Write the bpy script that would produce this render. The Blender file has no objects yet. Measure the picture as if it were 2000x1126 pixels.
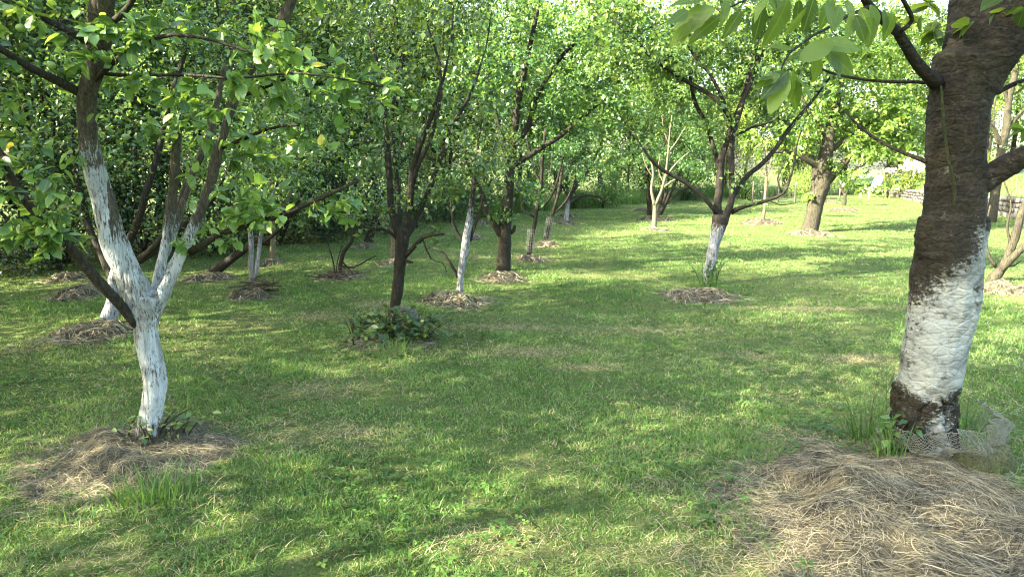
import bpy, math, random
import numpy as np
from mathutils import Vector, noise as mnoise

SC = bpy.context.scene
COL = SC.collection
R = math.radians

# ------------------------------------------------------------------ camera, sky, sun, exposure
CAM_H = 1.6
F_PX, CX, CY = 1333.0, 1000.0, 563.0          # focal length and centre of the 2000 x 1126 photograph
PITCH = math.atan(238.0 / F_PX)
cam_d = bpy.data.cameras.new('camera')
cam_d.sensor_width = 36.0
cam_d.lens = 36.0 * F_PX / 2000.0
cam_d.clip_start = 0.05
cam_d.clip_end = 1000.0
cam = bpy.data.objects.new('camera', cam_d)
COL.objects.link(cam)
cam.location = (0, 0, CAM_H)
cam.rotation_euler = (math.pi / 2 - PITCH, 0, 0)
SC.camera = cam

SUN_EL, SUN_AZ = R(33), R(-115)                 # azimuth clockwise from +Y: the sun stands to the left, a touch behind
world = bpy.data.worlds.new('World')
SC.world = world
world.use_nodes = True
wn = world.node_tree.nodes
wn.clear()
w_out = wn.new('ShaderNodeOutputWorld')
w_bg = wn.new('ShaderNodeBackground')
w_sky = wn.new('ShaderNodeTexSky')
w_sky.sky_type = 'NISHITA'
w_sky.sun_disc = False
w_sky.sun_elevation = SUN_EL
w_sky.sun_rotation = SUN_AZ
w_sky.air_density = 1.3
w_sky.dust_density = 3.0
w_bg.inputs[1].default_value = 0.113
world.node_tree.links.new(w_sky.outputs[0], w_bg.inputs[0])
world.node_tree.links.new(w_bg.outputs[0], w_out.inputs[0])

sun_d = bpy.data.lights.new('sun', 'SUN')
sun_d.energy = 5.0
sun_d.angle = R(0.53)
sun_d.color = (1.0, 0.90, 0.70)
sun = bpy.data.objects.new('sun', sun_d)
COL.objects.link(sun)
SUN_DIR = Vector((math.sin(SUN_AZ) * math.cos(SUN_EL), math.cos(SUN_AZ) * math.cos(SUN_EL), math.sin(SUN_EL)))
sun.rotation_euler = SUN_DIR.to_track_quat('Z', 'Y').to_euler()

SC.view_settings.view_transform = 'Standard'
SC.view_settings.look = 'None'
SC.view_settings.gamma = 1.0
SC.view_settings.exposure = 3.38
SC.render.engine = 'CYCLES'
cy = SC.cycles
cy.max_bounces = 7
cy.diffuse_bounces = 5
cy.glossy_bounces = 2
cy.transmission_bounces = 4
cy.transparent_max_bounces = 4
cy.caustics_reflective = False
cy.caustics_refractive = False
cy.use_denoising = True
cy.filter_width = 1.1
cy.sample_clamp_indirect = 6.0

# ------------------------------------------------------------------ measuring: photograph pixel + depth -> metres
cP, sP = math.cos(PITCH), math.sin(PITCH)


def P(px, py, d):
    """world point at depth d (metres ahead of the viewer) seen at pixel px, py of the photograph"""
    x = (px - CX) / F_PX
    v = (CY - py) / F_PX
    dy = cP + v * sP
    dz = -sP + v * cP
    s = d / dy
    return np.array((x * s, d, CAM_H + dz * s))


def G(px, py, z=0.0):
    """ground point seen at pixel"""
    x = (px - CX) / F_PX
    v = (CY - py) / F_PX
    dy = cP + v * sP
    dz = -sP + v * cP
    s = (z - CAM_H) / dz
    return np.array((x * s, dy * s, z))


def W(w, d):
    return w * d / F_PX


def ground_z(x, y):
    return 0.03 * np.sin(x * 0.55 + 0.6 * np.sin(y * 0.31)) * np.sin(y * 0.43 + 1.3) + 0.012 * np.sin(x * 1.9 + y * 1.3)


# ------------------------------------------------------------------ mesh collector
class Geo:
    def __init__(self):
        self.V, self.F3, self.F4, self.M3, self.M4, self.T, self.U = [], [], [], [], [], [], []
        self.n = 0

    def add(self, V, F3=None, F4=None, tint=0.5, luv=None, mat=0):
        V = np.asarray(V, float).reshape(-1, 3)
        k = len(V)
        self.V.append(V)
        self.T.append(np.broadcast_to(np.asarray(tint, float), (k,)).copy())
        self.U.append(np.zeros((k, 3)) if luv is None else np.asarray(luv, float).reshape(k, 3))
        for F, FL, ML, w in ((F3, self.F3, self.M3, 3), (F4, self.F4, self.M4, 4)):
            if F is not None and len(F):
                F = np.asarray(F, np.int64).reshape(-1, w)
                FL.append(F + self.n)
                ML.append(np.full(len(F), mat, np.int32))
        self.n += k

    def verts(self):
        return np.concatenate(self.V) if self.V else np.zeros((0, 3))

    def mesh(self, name, origin=(0, 0, 0), smooth=True, wash=None):
        V = self.verts() - np.asarray(origin, float)
        F3 = np.concatenate(self.F3) if self.F3 else np.zeros((0, 3), np.int64)
        F4 = np.concatenate(self.F4) if self.F4 else np.zeros((0, 4), np.int64)
        M = np.concatenate(self.M3 + self.M4) if (self.M3 or self.M4) else np.zeros(0, np.int32)
        me = bpy.data.meshes.new(name)
        me.vertices.add(len(V))
        me.vertices.foreach_set('co', V.astype(np.float32).ravel())
        loops = np.concatenate((F3.ravel(), F4.ravel()))
        me.loops.add(len(loops))
        me.loops.foreach_set('vertex_index', loops.astype(np.int32))
        nf = len(F3) + len(F4)
        me.polygons.add(nf)
        starts = np.concatenate((np.arange(len(F3)) * 3, len(F3) * 3 + np.arange(len(F4)) * 4))
        me.polygons.foreach_set('loop_start', starts.astype(np.int32))
        me.polygons.foreach_set('material_index', M)
        if smooth:
            me.polygons.foreach_set('use_smooth', np.ones(nf, bool))
        a = me.attributes.new('tint', 'FLOAT', 'POINT')
        a.data.foreach_set('value', np.concatenate(self.T).astype(np.float32))
        U = np.concatenate(self.U)
        if U.any():
            a = me.attributes.new('luv', 'FLOAT_VECTOR', 'POINT')
            a.data.foreach_set('vector', U.astype(np.float32).ravel())
        if wash is not None:
            a = me.attributes.new('wash', 'FLOAT', 'POINT')
            a.data.foreach_set('value', np.asarray(wash(V), np.float32))
        me.update(calc_edges=True)
        return me

    def obj(self, name, mats, parent=None, origin=(0, 0, 0), smooth=True, wash=None):
        me = self.mesh(name, origin, smooth, wash)
        for m in (mats if isinstance(mats, (list, tuple)) else [mats]):
            me.materials.append(m)
        o = bpy.data.objects.new(name, me)
        COL.objects.link(o)
        if parent is not None:
            o.parent = parent
        else:
            o.location = tuple(origin)
        return o


def tag(o, label, cat, group=None, kind=None):
    o['label'] = label
    o['category'] = cat
    if group:
        o['group'] = group
    if kind:
        o['kind'] = kind
    return o


def thing(name, loc, label, cat, group=None):
    o = bpy.data.objects.new(name, None)
    o.empty_display_size = 0.1
    COL.objects.link(o)
    o.location = tuple(loc)
    return tag(o, label, cat, group)


def copy_tree(o, loc, rz, s, label, group=None, sz=None):
    r = o.copy()
    COL.objects.link(r)
    r.location = tuple(loc)
    r.rotation_euler = (0, 0, rz)
    r.scale = (s, s, sz or s)
    r['label'] = label
    if group:
        r['group'] = group
    for ch in list(o.children):
        c = ch.copy()
        COL.objects.link(c)
        c.parent = r
    return r


def spline(pts, rad, step):
    """Catmull-Rom through the points, resampled about every step metres"""
    p = np.asarray(pts, float)
    r = np.asarray(rad, float)
    if len(p) < 2:
        return p, r
    q = np.vstack((2 * p[0] - p[1], p, 2 * p[-1] - p[-2]))
    out, orr = [], []
    for i in range(len(p) - 1):
        a, b, c, d = q[i:i + 4]
        n = max(2, int(np.linalg.norm(c - b) / step))
        t = np.linspace(0, 1, n, endpoint=False)[:, None]
        out.append(0.5 * (2 * b + (c - a) * t + (2 * a - 5 * b + 4 * c - d) * t ** 2 + (3 * b - a - 3 * c + d) * t ** 3))
        orr.append(r[i] + (r[i + 1] - r[i]) * t[:, 0])
    out.append(p[-1:])
    orr.append(r[-1:])
    return np.vstack(out), np.concatenate(orr)


def tube(g, pts, rad, sides=8, rng=None, rough=0.0, tint=0.5, mat=0, cap=True):
    p = np.asarray(pts, float)
    r = np.asarray(rad, float)
    k = len(p)
    if k < 2:
        return
    t = np.gradient(p, axis=0)
    t /= np.linalg.norm(t, axis=1)[:, None] + 1e-9
    ref = np.array((0.0, 1.0, 0.0)) if abs(t[0][1]) < 0.9 else np.array((1.0, 0.0, 0.0))
    u = np.zeros((k, 3))
    x = ref - t[0] * np.dot(ref, t[0])
    x /= np.linalg.norm(x)
    for i in range(k):
        x = x - t[i] * np.dot(x, t[i])
        x /= np.linalg.norm(x) + 1e-9
        u[i] = x
    v = np.cross(t, u)
    a = np.linspace(0, 2 * math.pi, sides, endpoint=False)
    rr = np.repeat(r[:, None], sides, 1)
    if rough and rng is not None:
        rr = rr * (1 + rough * rng.normal(size=(k, sides)))
    V = p[:, None, :] + rr[..., None] * (np.cos(a)[None, :, None] * u[:, None, :] + np.sin(a)[None, :, None] * v[:, None, :])
    i = np.arange(k - 1)[:, None] * sides
    j = np.arange(sides)[None, :]
    j2 = (j + 1) % sides
    F4 = np.stack((i + j, i + j2, i + sides + j2, i + sides + j), -1).reshape(-1, 4)
    V = V.reshape(-1, 3)
    F3 = None
    if cap:
        V = np.vstack((V, p[-1] + t[-1] * r[-1] * 0.6, p[0] - t[0] * r[0] * 0.1))
        c = k * sides
        j = np.arange(sides)
        j2 = (j + 1) % sides
        F3 = np.vstack((np.stack((np.full(sides, c), (k - 1) * sides + j, (k - 1) * sides + j2), -1),
                        np.stack((np.full(sides, c + 1), j2, j), -1)))
    g.add(V, F3, F4, tint, mat=mat)


# leaf outlines: u along the leaf, v across, w up; triangles
LEAF = {
    'near': (np.array([(0, 0, 0), (.22, -.27, .05), (.22, 0, -.03), (.22, .27, .05), (.58, -.30, .05), (.58, 0, -.03), (.58, .30, .05),
                       (.85, -.13, -.03), (.85, .13, -.03), (1, 0, -.12)], float),
             np.array([(0, 2, 1), (0, 3, 2), (1, 2, 5), (1, 5, 4), (2, 3, 6), (2, 6, 5), (4, 5, 7), (5, 6, 8), (5, 8, 7), (7, 8, 9)])),
    'mid': (np.array([(0, 0, 0), (.4, -.30, .08), (.45, 0, 0), (.4, .30, .08), (1, 0, -.08)], float),
            np.array([(0, 2, 1), (0, 3, 2), (1, 2, 4), (2, 3, 4)])),
    'long': (np.array([(0, 0, 0), (.35, -.14, .04), (.42, 0, 0), (.35, .14, .04), (1, 0, -.16)], float),
             np.array([(0, 2, 1), (0, 3, 2), (1, 2, 4), (2, 3, 4)])),
    'far': (np.array([(0, 0, 0), (.45, -.33, .06), (1, 0, -.05), (.45, .33, .06)], float),
            np.array([(0, 2, 1), (0, 3, 2)])),
}


def big_leaf(curl, twist, wave):
    us = np.linspace(0, 1, 10)
    wid = .235 * np.sin(math.pi * us ** .85) ** .9 * (1 - .30 * us)
    wid[0], wid[-1] = .006, .0
    T = []
    for i, u in enumerate(us):
        for q in (-1, -.5, 0, .5, 1):
            v = q * wid[i] * (1 + (.05 if (i % 2 and abs(q) == 1) else 0))
            w = .16 * abs(v) - curl * u * u + twist * v * u + wave * math.sin(9 * u + 2 * q) * abs(q)
            T.append((u, v, w))
    F = []
    for i in range(9):
        for j in range(4):
            a = i * 5 + j
            F += [(a, a + 5, a + 1), (a + 1, a + 5, a + 6)]
    return np.array(T), np.array(F)


LEAF['big'], LEAF['big_b'], LEAF['big_c'], LEAF['big_d'] = big_leaf(.10, .3, .012), big_leaf(.30, -.4, .02), big_leaf(-.05, .7, .015), big_leaf(.2, 0, .03)


def norm(a):
    return a / (np.linalg.norm(a, axis=-1, keepdims=True) + 1e-9)


def leaves(g, pos, ax, nr, size, tint, shape='mid', mat=0):
    T, F = LEAF[shape]
    n, k = len(pos), len(T)
    if n == 0:
        return
    a = norm(ax)
    nr = norm(nr - a * np.sum(nr * a, 1)[:, None])
    b = np.cross(nr, a)
    size = np.broadcast_to(size, (n,))
    V = pos[:, None, :] + size[:, None, None] * (T[None, :, 0:1] * a[:, None, :] + T[None, :, 1:2] * b[:, None, :] + T[None, :, 2:3] * nr[:, None, :])
    FF = (np.arange(n)[:, None, None] * k + F[None]).reshape(-1, 3)
    luv = np.broadcast_to(T[None], (n, k, 3)).reshape(-1, 3)
    g.add(V.reshape(-1, 3), FF, None, np.repeat(np.broadcast_to(tint, (n,)), k), luv=luv if (shape == 'near' or shape[:3] == 'big') else None, mat=mat)


# ------------------------------------------------------------------ materials
def new_mat(name):
    m = bpy.data.materials.new(name)
    m.use_nodes = True
    nt = m.node_tree
    nt.nodes.clear()
    out = nt.nodes.new('ShaderNodeOutputMaterial')
    return m, nt, out


def N(nt, kind, **kw):
    n = nt.nodes.new(kind)
    for k, v in kw.items():
        setattr(n, k, v)
    return n


def ramp(nt, fac, stops):
    r = nt.nodes.new('ShaderNodeValToRGB')
    el = r.color_ramp.elements
    while len(el) < len(stops):
        el.new(0.5)
    for e, (p, c) in zip(el, stops):
        e.position = p
        e.color = (*c, 1) if len(c) == 3 else c
    nt.links.new(fac, r.inputs[0])
    return r.outputs[0]


def attr(nt, name, out='Fac'):
    a = nt.nodes.new('ShaderNodeAttribute')
    a.attribute_name = name
    return a.outputs[out]


def math_n(nt, op, a, b=None, c=None, clamp=False):
    m = nt.nodes.new('ShaderNodeMath')
    m.operation = op
    m.use_clamp = clamp
    for i, v in enumerate((a, b, c)):
        if v is None:
            continue
        if isinstance(v, (int, float)):
            m.inputs[i].default_value = v
        else:
            nt.links.new(v, m.inputs[i])
    return m.outputs[0]


def mix_c(nt, fac, a, b, mode='MIX'):
    m = nt.nodes.new('ShaderNodeMix')
    m.data_type = 'RGBA'
    m.blend_type = mode
    for sock, v in ((m.inputs[0], fac), (m.inputs[6], a), (m.inputs[7], b)):
        if isinstance(v, (int, float)):
            sock.default_value = v
        elif isinstance(v, tuple):
            sock.default_value = (*v, 1)
        else:
            nt.links.new(v, sock)
    return m.outputs[2]


def noise_n(nt, vec, scale, detail=4, rough=0.55, dist=0.0):
    n = nt.nodes.new('ShaderNodeTexNoise')
    n.inputs['Scale'].default_value = scale
    n.inputs['Detail'].default_value = detail
    n.inputs['Roughness'].default_value = rough
    n.inputs['Distortion'].default_value = dist
    if vec is not None:
        nt.links.new(vec, n.inputs['Vector'])
    return n.outputs['Fac']


def mapping(nt, vec, scale):
    m = nt.nodes.new('ShaderNodeMapping')
    m.inputs['Scale'].default_value = scale
    nt.links.new(vec, m.inputs['Vector'])
    return m.outputs[0]


def obj_co(nt):
    return nt.nodes.new('ShaderNodeTexCoord').outputs['Object']


def leaf_mat(name, dark, mid, light, trans=0.42, rough=0.36, spec=0.5, veins=False, yellow=None):
    m, nt, out = new_mat(name)
    L = nt.links
    stops = [(0.0, dark), (0.5, mid), (0.93, light)]
    if yellow:
        stops.append((1.0, yellow))
    col = ramp(nt, attr(nt, 'tint'), stops)
    info = nt.nodes.new('ShaderNodeObjectInfo')
    hsv = nt.nodes.new('ShaderNodeHueSaturation')
    L.new(col, hsv.inputs['Color'])
    hsv.inputs['Saturation'].default_value = 0.93
    L.new(math_n(nt, 'MULTIPLY_ADD', info.outputs['Random'], 0.03, 0.485), hsv.inputs['Hue'])
    L.new(math_n(nt, 'MULTIPLY_ADD', info.outputs['Random'], 0.25, 0.88), hsv.inputs['Value'])
    col = hsv.outputs[0]
    bs = nt.nodes.new('ShaderNodeBsdfPrincipled')
    bs.inputs['Roughness'].default_value = rough
    bs.inputs['Specular IOR Level'].default_value = spec
    if veins:
        luv = attr(nt, 'luv', 'Vector')
        sx = nt.nodes.new('ShaderNodeSeparateXYZ')
        L.new(luv, sx.inputs[0])
        av = math_n(nt, 'ABSOLUTE', sx.outputs[1])
        ph = math_n(nt, 'SUBTRACT', sx.outputs[0], math_n(nt, 'MULTIPLY', av, 0.7))
        wv = math_n(nt, 'SINE', math_n(nt, 'MULTIPLY', ph, 56.0))
        rib = math_n(nt, 'LESS_THAN', av, 0.012)
        h = math_n(nt, 'ADD', wv, math_n(nt, 'MULTIPLY', rib, -2.0))
        bp = nt.nodes.new('ShaderNodeBump')
        bp.inputs['Strength'].default_value = 0.18
        bp.inputs['Distance'].default_value = 0.002
        L.new(h, bp.inputs['Height'])
        L.new(bp.outputs[0], bs.inputs['Normal'])
        vf = math_n(nt, 'MAXIMUM', math_n(nt, 'MULTIPLY', math_n(nt, 'GREATER_THAN', wv, 0.95), 0.12), math_n(nt, 'MULTIPLY', rib, 0.6))
        col = mix_c(nt, vf, col, light)
    L.new(col, bs.inputs['Base Color'])
    tr = nt.nodes.new('ShaderNodeBsdfTranslucent')
    tcol = mix_c(nt, 1.0, col, (1.75, 1.45, 0.75), 'MULTIPLY')
    L.new(tcol, tr.inputs['Color'])
    mx = nt.nodes.new('ShaderNodeMixShader')
    mx.inputs[0].default_value = trans
    L.new(bs.outputs[0], mx.inputs[1])
    L.new(tr.outputs[0], mx.inputs[2])
    L.new(mx.outputs[0], out.inputs[0])
    return m


def bark_mat(name, c1, c2, scale=(18, 18, 4), paint=None, moss=None, lichen=0.25, crack=1.0, wear=0.5, bump=0.6):
    m, nt, out = new_mat(name)
    L = nt.links
    co = obj_co(nt)
    st = mapping(nt, co, scale)
    n1 = noise_n(nt, st, 1.0, 8, 0.65, 0.3)
    n2 = noise_n(nt, co, 9.0, 5, 0.6)
    n3 = noise_n(nt, st, 3.1, 6, 0.7, 0.2)
    n4 = noise_n(nt, co, 14.0, 8, 0.72, 0.6)
    n1 = math_n(nt, 'ADD', math_n(nt, 'MULTIPLY', n1, .55), math_n(nt, 'MULTIPLY', n4, .45))
    col = ramp(nt, n1, [(0.30, c1), (0.68, c2)])
    if lichen:
        lf = ramp(nt, noise_n(nt, co, 16.0, 6, 0.7), [(0.60, (0, 0, 0)), (0.72, (lichen,) * 3)])
        col = mix_c(nt, lf, col, (0.33, 0.36, 0.28))
    if moss:
        mf = ramp(nt, n2, [(0.42, (0, 0, 0)), (0.66, (0.75,) * 3)])
        col = mix_c(nt, mf, col, moss)
    nf = noise_n(nt, mapping(nt, co, tuple(q * 4.0 for q in scale)), 1.0, 6, 0.75, 0.3)
    col = mix_c(nt, ramp(nt, nf, [(0.38, (0.75,) * 3), (0.56, (0, 0, 0))]), col, tuple(q * 0.35 for q in c1))
    col = mix_c(nt, ramp(nt, nf, [(0.60, (0, 0, 0)), (0.74, (0.7,) * 3)]), col, tuple(min(1, q * 2.4) for q in c2))
    vo = nt.nodes.new('ShaderNodeTexVoronoi')
    vo.feature = 'DISTANCE_TO_EDGE'
    vo.inputs['Scale'].default_value = 1.2
    L.new(mix_c(nt, 0.12, st, st), vo.inputs['Vector'])
    crk = ramp(nt, vo.outputs['Distance'], [(0.0, (0, 0, 0)), (0.16, (1, 1, 1))])
    height = math_n(nt, 'ADD', math_n(nt, 'MULTIPLY', n1, 0.9), math_n(nt, 'ADD', math_n(nt, 'ADD', math_n(nt, 'MULTIPLY', n3, 0.5), math_n(nt, 'MULTIPLY', nf, 0.35)), math_n(nt, 'MULTIPLY', crk, 0.35 * crack)))
    rough = 0.85
    if paint:
        w = attr(nt, 'wash')
        # paint stays on the ridges: worn through where the noise dips
        v = math_n(nt, 'ADD', w, math_n(nt, 'MULTIPLY', math_n(nt, 'SUBTRACT', n3, 0.5), 1.6 * wear))
        v = math_n(nt, 'ADD', v, math_n(nt, 'MULTIPLY', math_n(nt, 'SUBTRACT', n2, 0.5), 1.0 * wear))
        n5 = noise_n(nt, mapping(nt, co, (scale[0] * 5, scale[1] * 5, scale[2] * 5)), 1.0, 5, 0.75)
        v = math_n(nt, 'ADD', v, math_n(nt, 'MULTIPLY', math_n(nt, 'SUBTRACT', n5, 0.5), 1.5 * wear))
        pf = ramp(nt, v, [(0.42, (0, 0, 0)), (0.60, (1, 1, 1))])
        cr = ramp(nt, n1, [(0.36, (0.1,) * 3), (0.46, (1, 1, 1))])
        pf = math_n(nt, 'MULTIPLY', pf, cr)
        thin = ramp(nt, noise_n(nt, mapping(nt, co, (scale[0] * .35, scale[1] * .35, scale[2] * .35)), 1.0, 7, 0.7, .4), [(0.36, (0.28,) * 3), (0.56, (1, 1, 1))])
        pf = math_n(nt, 'MULTIPLY', pf, thin)
        pc = mix_c(nt, ramp(nt, n2, [(0.35, (0, 0, 0)), (0.75, (1, 1, 1))]), paint, tuple(c * 0.8 for c in paint))
        col = mix_c(nt, pf, col, pc)
    bs = nt.nodes.new('ShaderNodeBsdfPrincipled')
    bs.inputs['Roughness'].default_value = rough
    bs.inputs['Specular IOR Level'].default_value = 0.2
    L.new(col, bs.inputs['Base Color'])
    bp = nt.nodes.new('ShaderNodeBump')
    bp.inputs['Strength'].default_value = bump
    bp.inputs['Distance'].default_value = 0.012
    L.new(height, bp.inputs['Height'])
    L.new(bp.outputs[0], bs.inputs['Normal'])
    L.new(bs.outputs[0], out.inputs[0])
    return m


def tint_mat(name, stops, rough=0.8, trans=0.0, spec=0.2, tmul=(1.5, 1.5, 0.7)):
    m, nt, out = new_mat(name)
    col = ramp(nt, attr(nt, 'tint'), stops)
    bs = nt.nodes.new('ShaderNodeBsdfPrincipled')
    bs.inputs['Roughness'].default_value = rough
    bs.inputs['Specular IOR Level'].default_value = spec
    nt.links.new(col, bs.inputs['Base Color'])
    if trans:
        tr = nt.nodes.new('ShaderNodeBsdfTranslucent')
        nt.links.new(mix_c(nt, 1.0, col, tmul, 'MULTIPLY'), tr.inputs['Color'])
        mx = nt.nodes.new('ShaderNodeMixShader')
        mx.inputs[0].default_value = trans
        nt.links.new(bs.outputs[0], mx.inputs[1])
        nt.links.new(tr.outputs[0], mx.inputs[2])
        nt.links.new(mx.outputs[0], out.inputs[0])
    else:
        nt.links.new(bs.outputs[0], out.inputs[0])
    return m


WHITE = (0.43, 0.47, 0.46)
M = {}
M['leaf_apple'] = leaf_mat('apple_leaf', (0.040, 0.100, 0.022), (0.105, 0.210, 0.042), (0.22, 0.34, 0.062), 0.40, veins=True, yellow=(0.652, 0.524, 0.039))
M['leaf_mid'] = leaf_mat('orchard_leaf', (0.022, 0.064, 0.016), (0.062, 0.148, 0.032), (0.16, 0.275, 0.052), 0.40)
M['leaf_cherry'] = leaf_mat('cherry_leaf', (0.040, 0.100, 0.015), (0.085, 0.180, 0.022), (0.15, 0.27, 0.034), 0.6, rough=0.45, veins=True)
M['leaf_walnut'] = leaf_mat('walnut_leaf', (0.058, 0.138, 0.023), (0.109, 0.214, 0.033), (0.189, 0.304, 0.046), 0.45)
M['leaf_wood'] = leaf_mat('wood_leaf', (0.012, 0.036, 0.010), (0.046, 0.110, 0.024), (0.150, 0.250, 0.050), 0.34, rough=0.55, spec=0.25)  # kept dark: the shade inside the wood is put into the leaf colour
M['leaf_sunlit'] = leaf_mat('sunlit_wood_leaf', (0.060, 0.120, 0.020), (0.145, 0.240, 0.038), (0.26, 0.36, 0.062), 0.45, rough=0.55, spec=0.25)  # lighter and yellower: sunlight on the back trees put into the colour
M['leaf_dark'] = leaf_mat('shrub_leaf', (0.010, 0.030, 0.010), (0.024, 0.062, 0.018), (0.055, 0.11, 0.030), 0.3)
M['grass'] = tint_mat('grass_blade', [(0.0, (0.028, 0.060, 0.014)), (0.45, (0.104, 0.206, 0.050)), (0.70, (0.185, 0.28, 0.080)), (0.82, (0.29, 0.265, 0.14)), (1.0, (0.36, 0.30, 0.20))], 0.55, 0.35, 0.3, (1.5, 1.45, 0.6))
M['straw'] = tint_mat('dry_straw', [(0.0, (0.020, 0.017, 0.011)), (0.5, (0.160, 0.144, 0.090)), (1.0, (0.41, 0.375, 0.25))], 0.75, 0.15, 0.25, (1.2, 1.0, 0.7))
M['clover'] = tint_mat('clover_leaf', [(0.0, (0.035, 0.085, 0.016)), (0.6, (0.070, 0.145, 0.026)), (1.0, (0.12, 0.20, 0.035))], 0.5, 0.35, 0.3)
M['bark_apple'] = bark_mat('apple_bark', (0.030, 0.025, 0.018), (0.115, 0.098, 0.070), (30, 30, 5), paint=WHITE, moss=(0.050, 0.054, 0.022), wear=0.8)
M['bark_branch'] = bark_mat('apple_branch_bark', (0.014, 0.012, 0.009), (0.055, 0.047, 0.033), (30, 30, 8), moss=(0.028, 0.030, 0.012), lichen=0.3)
M['bark_cherry'] = bark_mat('cherry_bark', (0.008, 0.007, 0.005), (0.042, 0.036, 0.025), (12, 12, 20), paint=(0.30, 0.33, 0.295), moss=(0.026, 0.025, 0.011), lichen=0.35, wear=0.6, bump=0.9)
M['bark_dark'] = bark_mat('dark_bark', (0.009, 0.008, 0.006), (0.044, 0.038, 0.027), (26, 26, 6), moss=(0.020, 0.022, 0.008), lichen=0.2, bump=0.8)
M['bark_washed'] = bark_mat('whitewashed_bark', (0.010, 0.009, 0.007), (0.042, 0.036, 0.028), (26, 26, 7), paint=(0.28, 0.30, 0.31), lichen=0.2, wear=0.95)
M['bark_pale'] = bark_mat('pale_bark', (0.075, 0.06, 0.043), (0.21, 0.175, 0.125), (24, 24, 7), moss=(0.16, 0.15, 0.07), lichen=0.3)
M['bark_walnut'] = bark_mat('walnut_bark', (0.022, 0.019, 0.013), (0.070, 0.062, 0.044), (20, 20, 4), moss=(0.06, 0.062, 0.03), lichen=0.3, bump=0.9)
M['twig'] = bark_mat('twig_bark', (0.026, 0.021, 0.016), (0.085, 0.068, 0.050), (30, 30, 10), lichen=0.15, bump=0.2)

# ------------------------------------------------------------------ ground
BARE = [(G(960, 1060), .22, .16), (G(215, 1095), .22, .14), (G(600, 765), .42, .2), (G(640, 850), .5, .25), (G(1560, 860), .25, .12), (G(1330, 1090), .3, .1),
        (G(1675, 700), .35, .15), (G(740, 600), .3, .2), (G(1450, 690), .3, .15), (G(1030, 690), .45, .2), (G(620, 620), .3, .2), (G(560, 470), .8, .4), (G(1150, 720), .3, .12),
        (G(1450, 1115), .28, .1), (G(40, 690), .2, .1), (G(1280, 950), .14, .08), (G(1620, 600), 1.1, .1), (G(1240, 640), .8, .2), (G(1000, 640), .6, .15)] + [((3.5 + .10 * math.sin(i * 2.3), 9.2 - .27 * i, 0), .07 + .05 * math.sin(i * 4.1) ** 2, .13) for i in range(11)]


def build_ground():
    xs = np.concatenate((-np.geomspace(260, 14, 22), np.arange(-12, 22.1, 0.4), np.geomspace(24, 260, 22)))
    ys = np.concatenate((-np.geomspace(120, 4, 14), np.arange(-3, 40.1, 0.4), np.geomspace(42, 320, 22)))
    X, Y = np.meshgrid(xs, ys)
    near = np.clip((60 - np.hypot(X, Y)) / 30, 0, 1)
    V = np.stack((X, Y, ground_z(X, Y) * near), -1).reshape(-1, 3)
    nx, ny = len(xs), len(ys)
    i = np.arange(ny - 1)[:, None] * nx + np.arange(nx - 1)[None]
    g = Geo()
    g.add(V, None, np.stack((i, i + 1, i + nx + 1, i + nx), -1).reshape(-1, 4))
    m, nt, out = new_mat('lawn_ground')
    co = obj_co(nt)
    n1 = noise_n(nt, co, 0.55, 5, 0.6)
    n2 = noise_n(nt, co, 6.0, 6, 0.7)
    n3 = noise_n(nt, mapping(nt, co, (60, 60, 60)), 1.0, 6, 0.75)
    c = ramp(nt, n1, [(0.35, (0.060, 0.098, 0.022)), (0.52, (0.085, 0.115, 0.030)), (0.68, (0.12, 0.125, 0.045))])
    c = mix_c(nt, ramp(nt, n2, [(0.5, (0, 0, 0)), (0.7, (0.6,) * 3)]), c, (0.15, 0.13, 0.065))
    c = mix_c(nt, ramp(nt, n3, [(0.36, (0.9,) * 3), (0.52, (0, 0, 0))]), c, (0.040, 0.052, 0.018))
    bs = N(nt, 'ShaderNodeBsdfPrincipled')
    bs.inputs['Roughness'].default_value = 0.95
    bs.inputs['Specular IOR Level'].default_value = 0.1
    nt.links.new(c, bs.inputs['Base Color'])
    bp = N(nt, 'ShaderNodeBump')
    bp.inputs['Strength'].default_value = 0.7
    bp.inputs['Distance'].default_value = 0.03
    nt.links.new(n3, bp.inputs['Height'])
    nt.links.new(bp.outputs[0], bs.inputs['Normal'])
    nt.links.new(bs.outputs[0], out.inputs[0])
    o = g.obj('lawn', m)
    tag(o, 'mown green orchard lawn with dry brown patches', 'lawn', kind='structure')


build_ground()
# ------------------------------------------------------------------ trees
def wiggle(pts, amp, seed):
    out = np.array(pts)
    for i in range(1, len(out)):
        v = mnoise.noise_vector(Vector(out[i] * 3.0) + Vector((seed, 0, seed * 2)))
        out[i] += np.array(v) * amp
    return out


class Skel:
    def __init__(self, cap=30000):
        self.P = np.zeros((cap, 3))
        self.R = np.zeros(cap)
        self.n = 0

    def add(self, p, r):
        k = min(len(p), len(self.P) - self.n)
        self.P[self.n:self.n + k] = p[:k]
        self.R[self.n:self.n + k] = r[:k]
        self.n += k

    def near(self, t):
        d = self.P[:self.n] - t
        L = np.sqrt((d * d).sum(1))
        c = L + 0.55 * np.maximum(d[:, 2], 0)          # prefer to leave from below the target
        i = int(np.argmin(c))
        return i, L[i]


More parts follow.
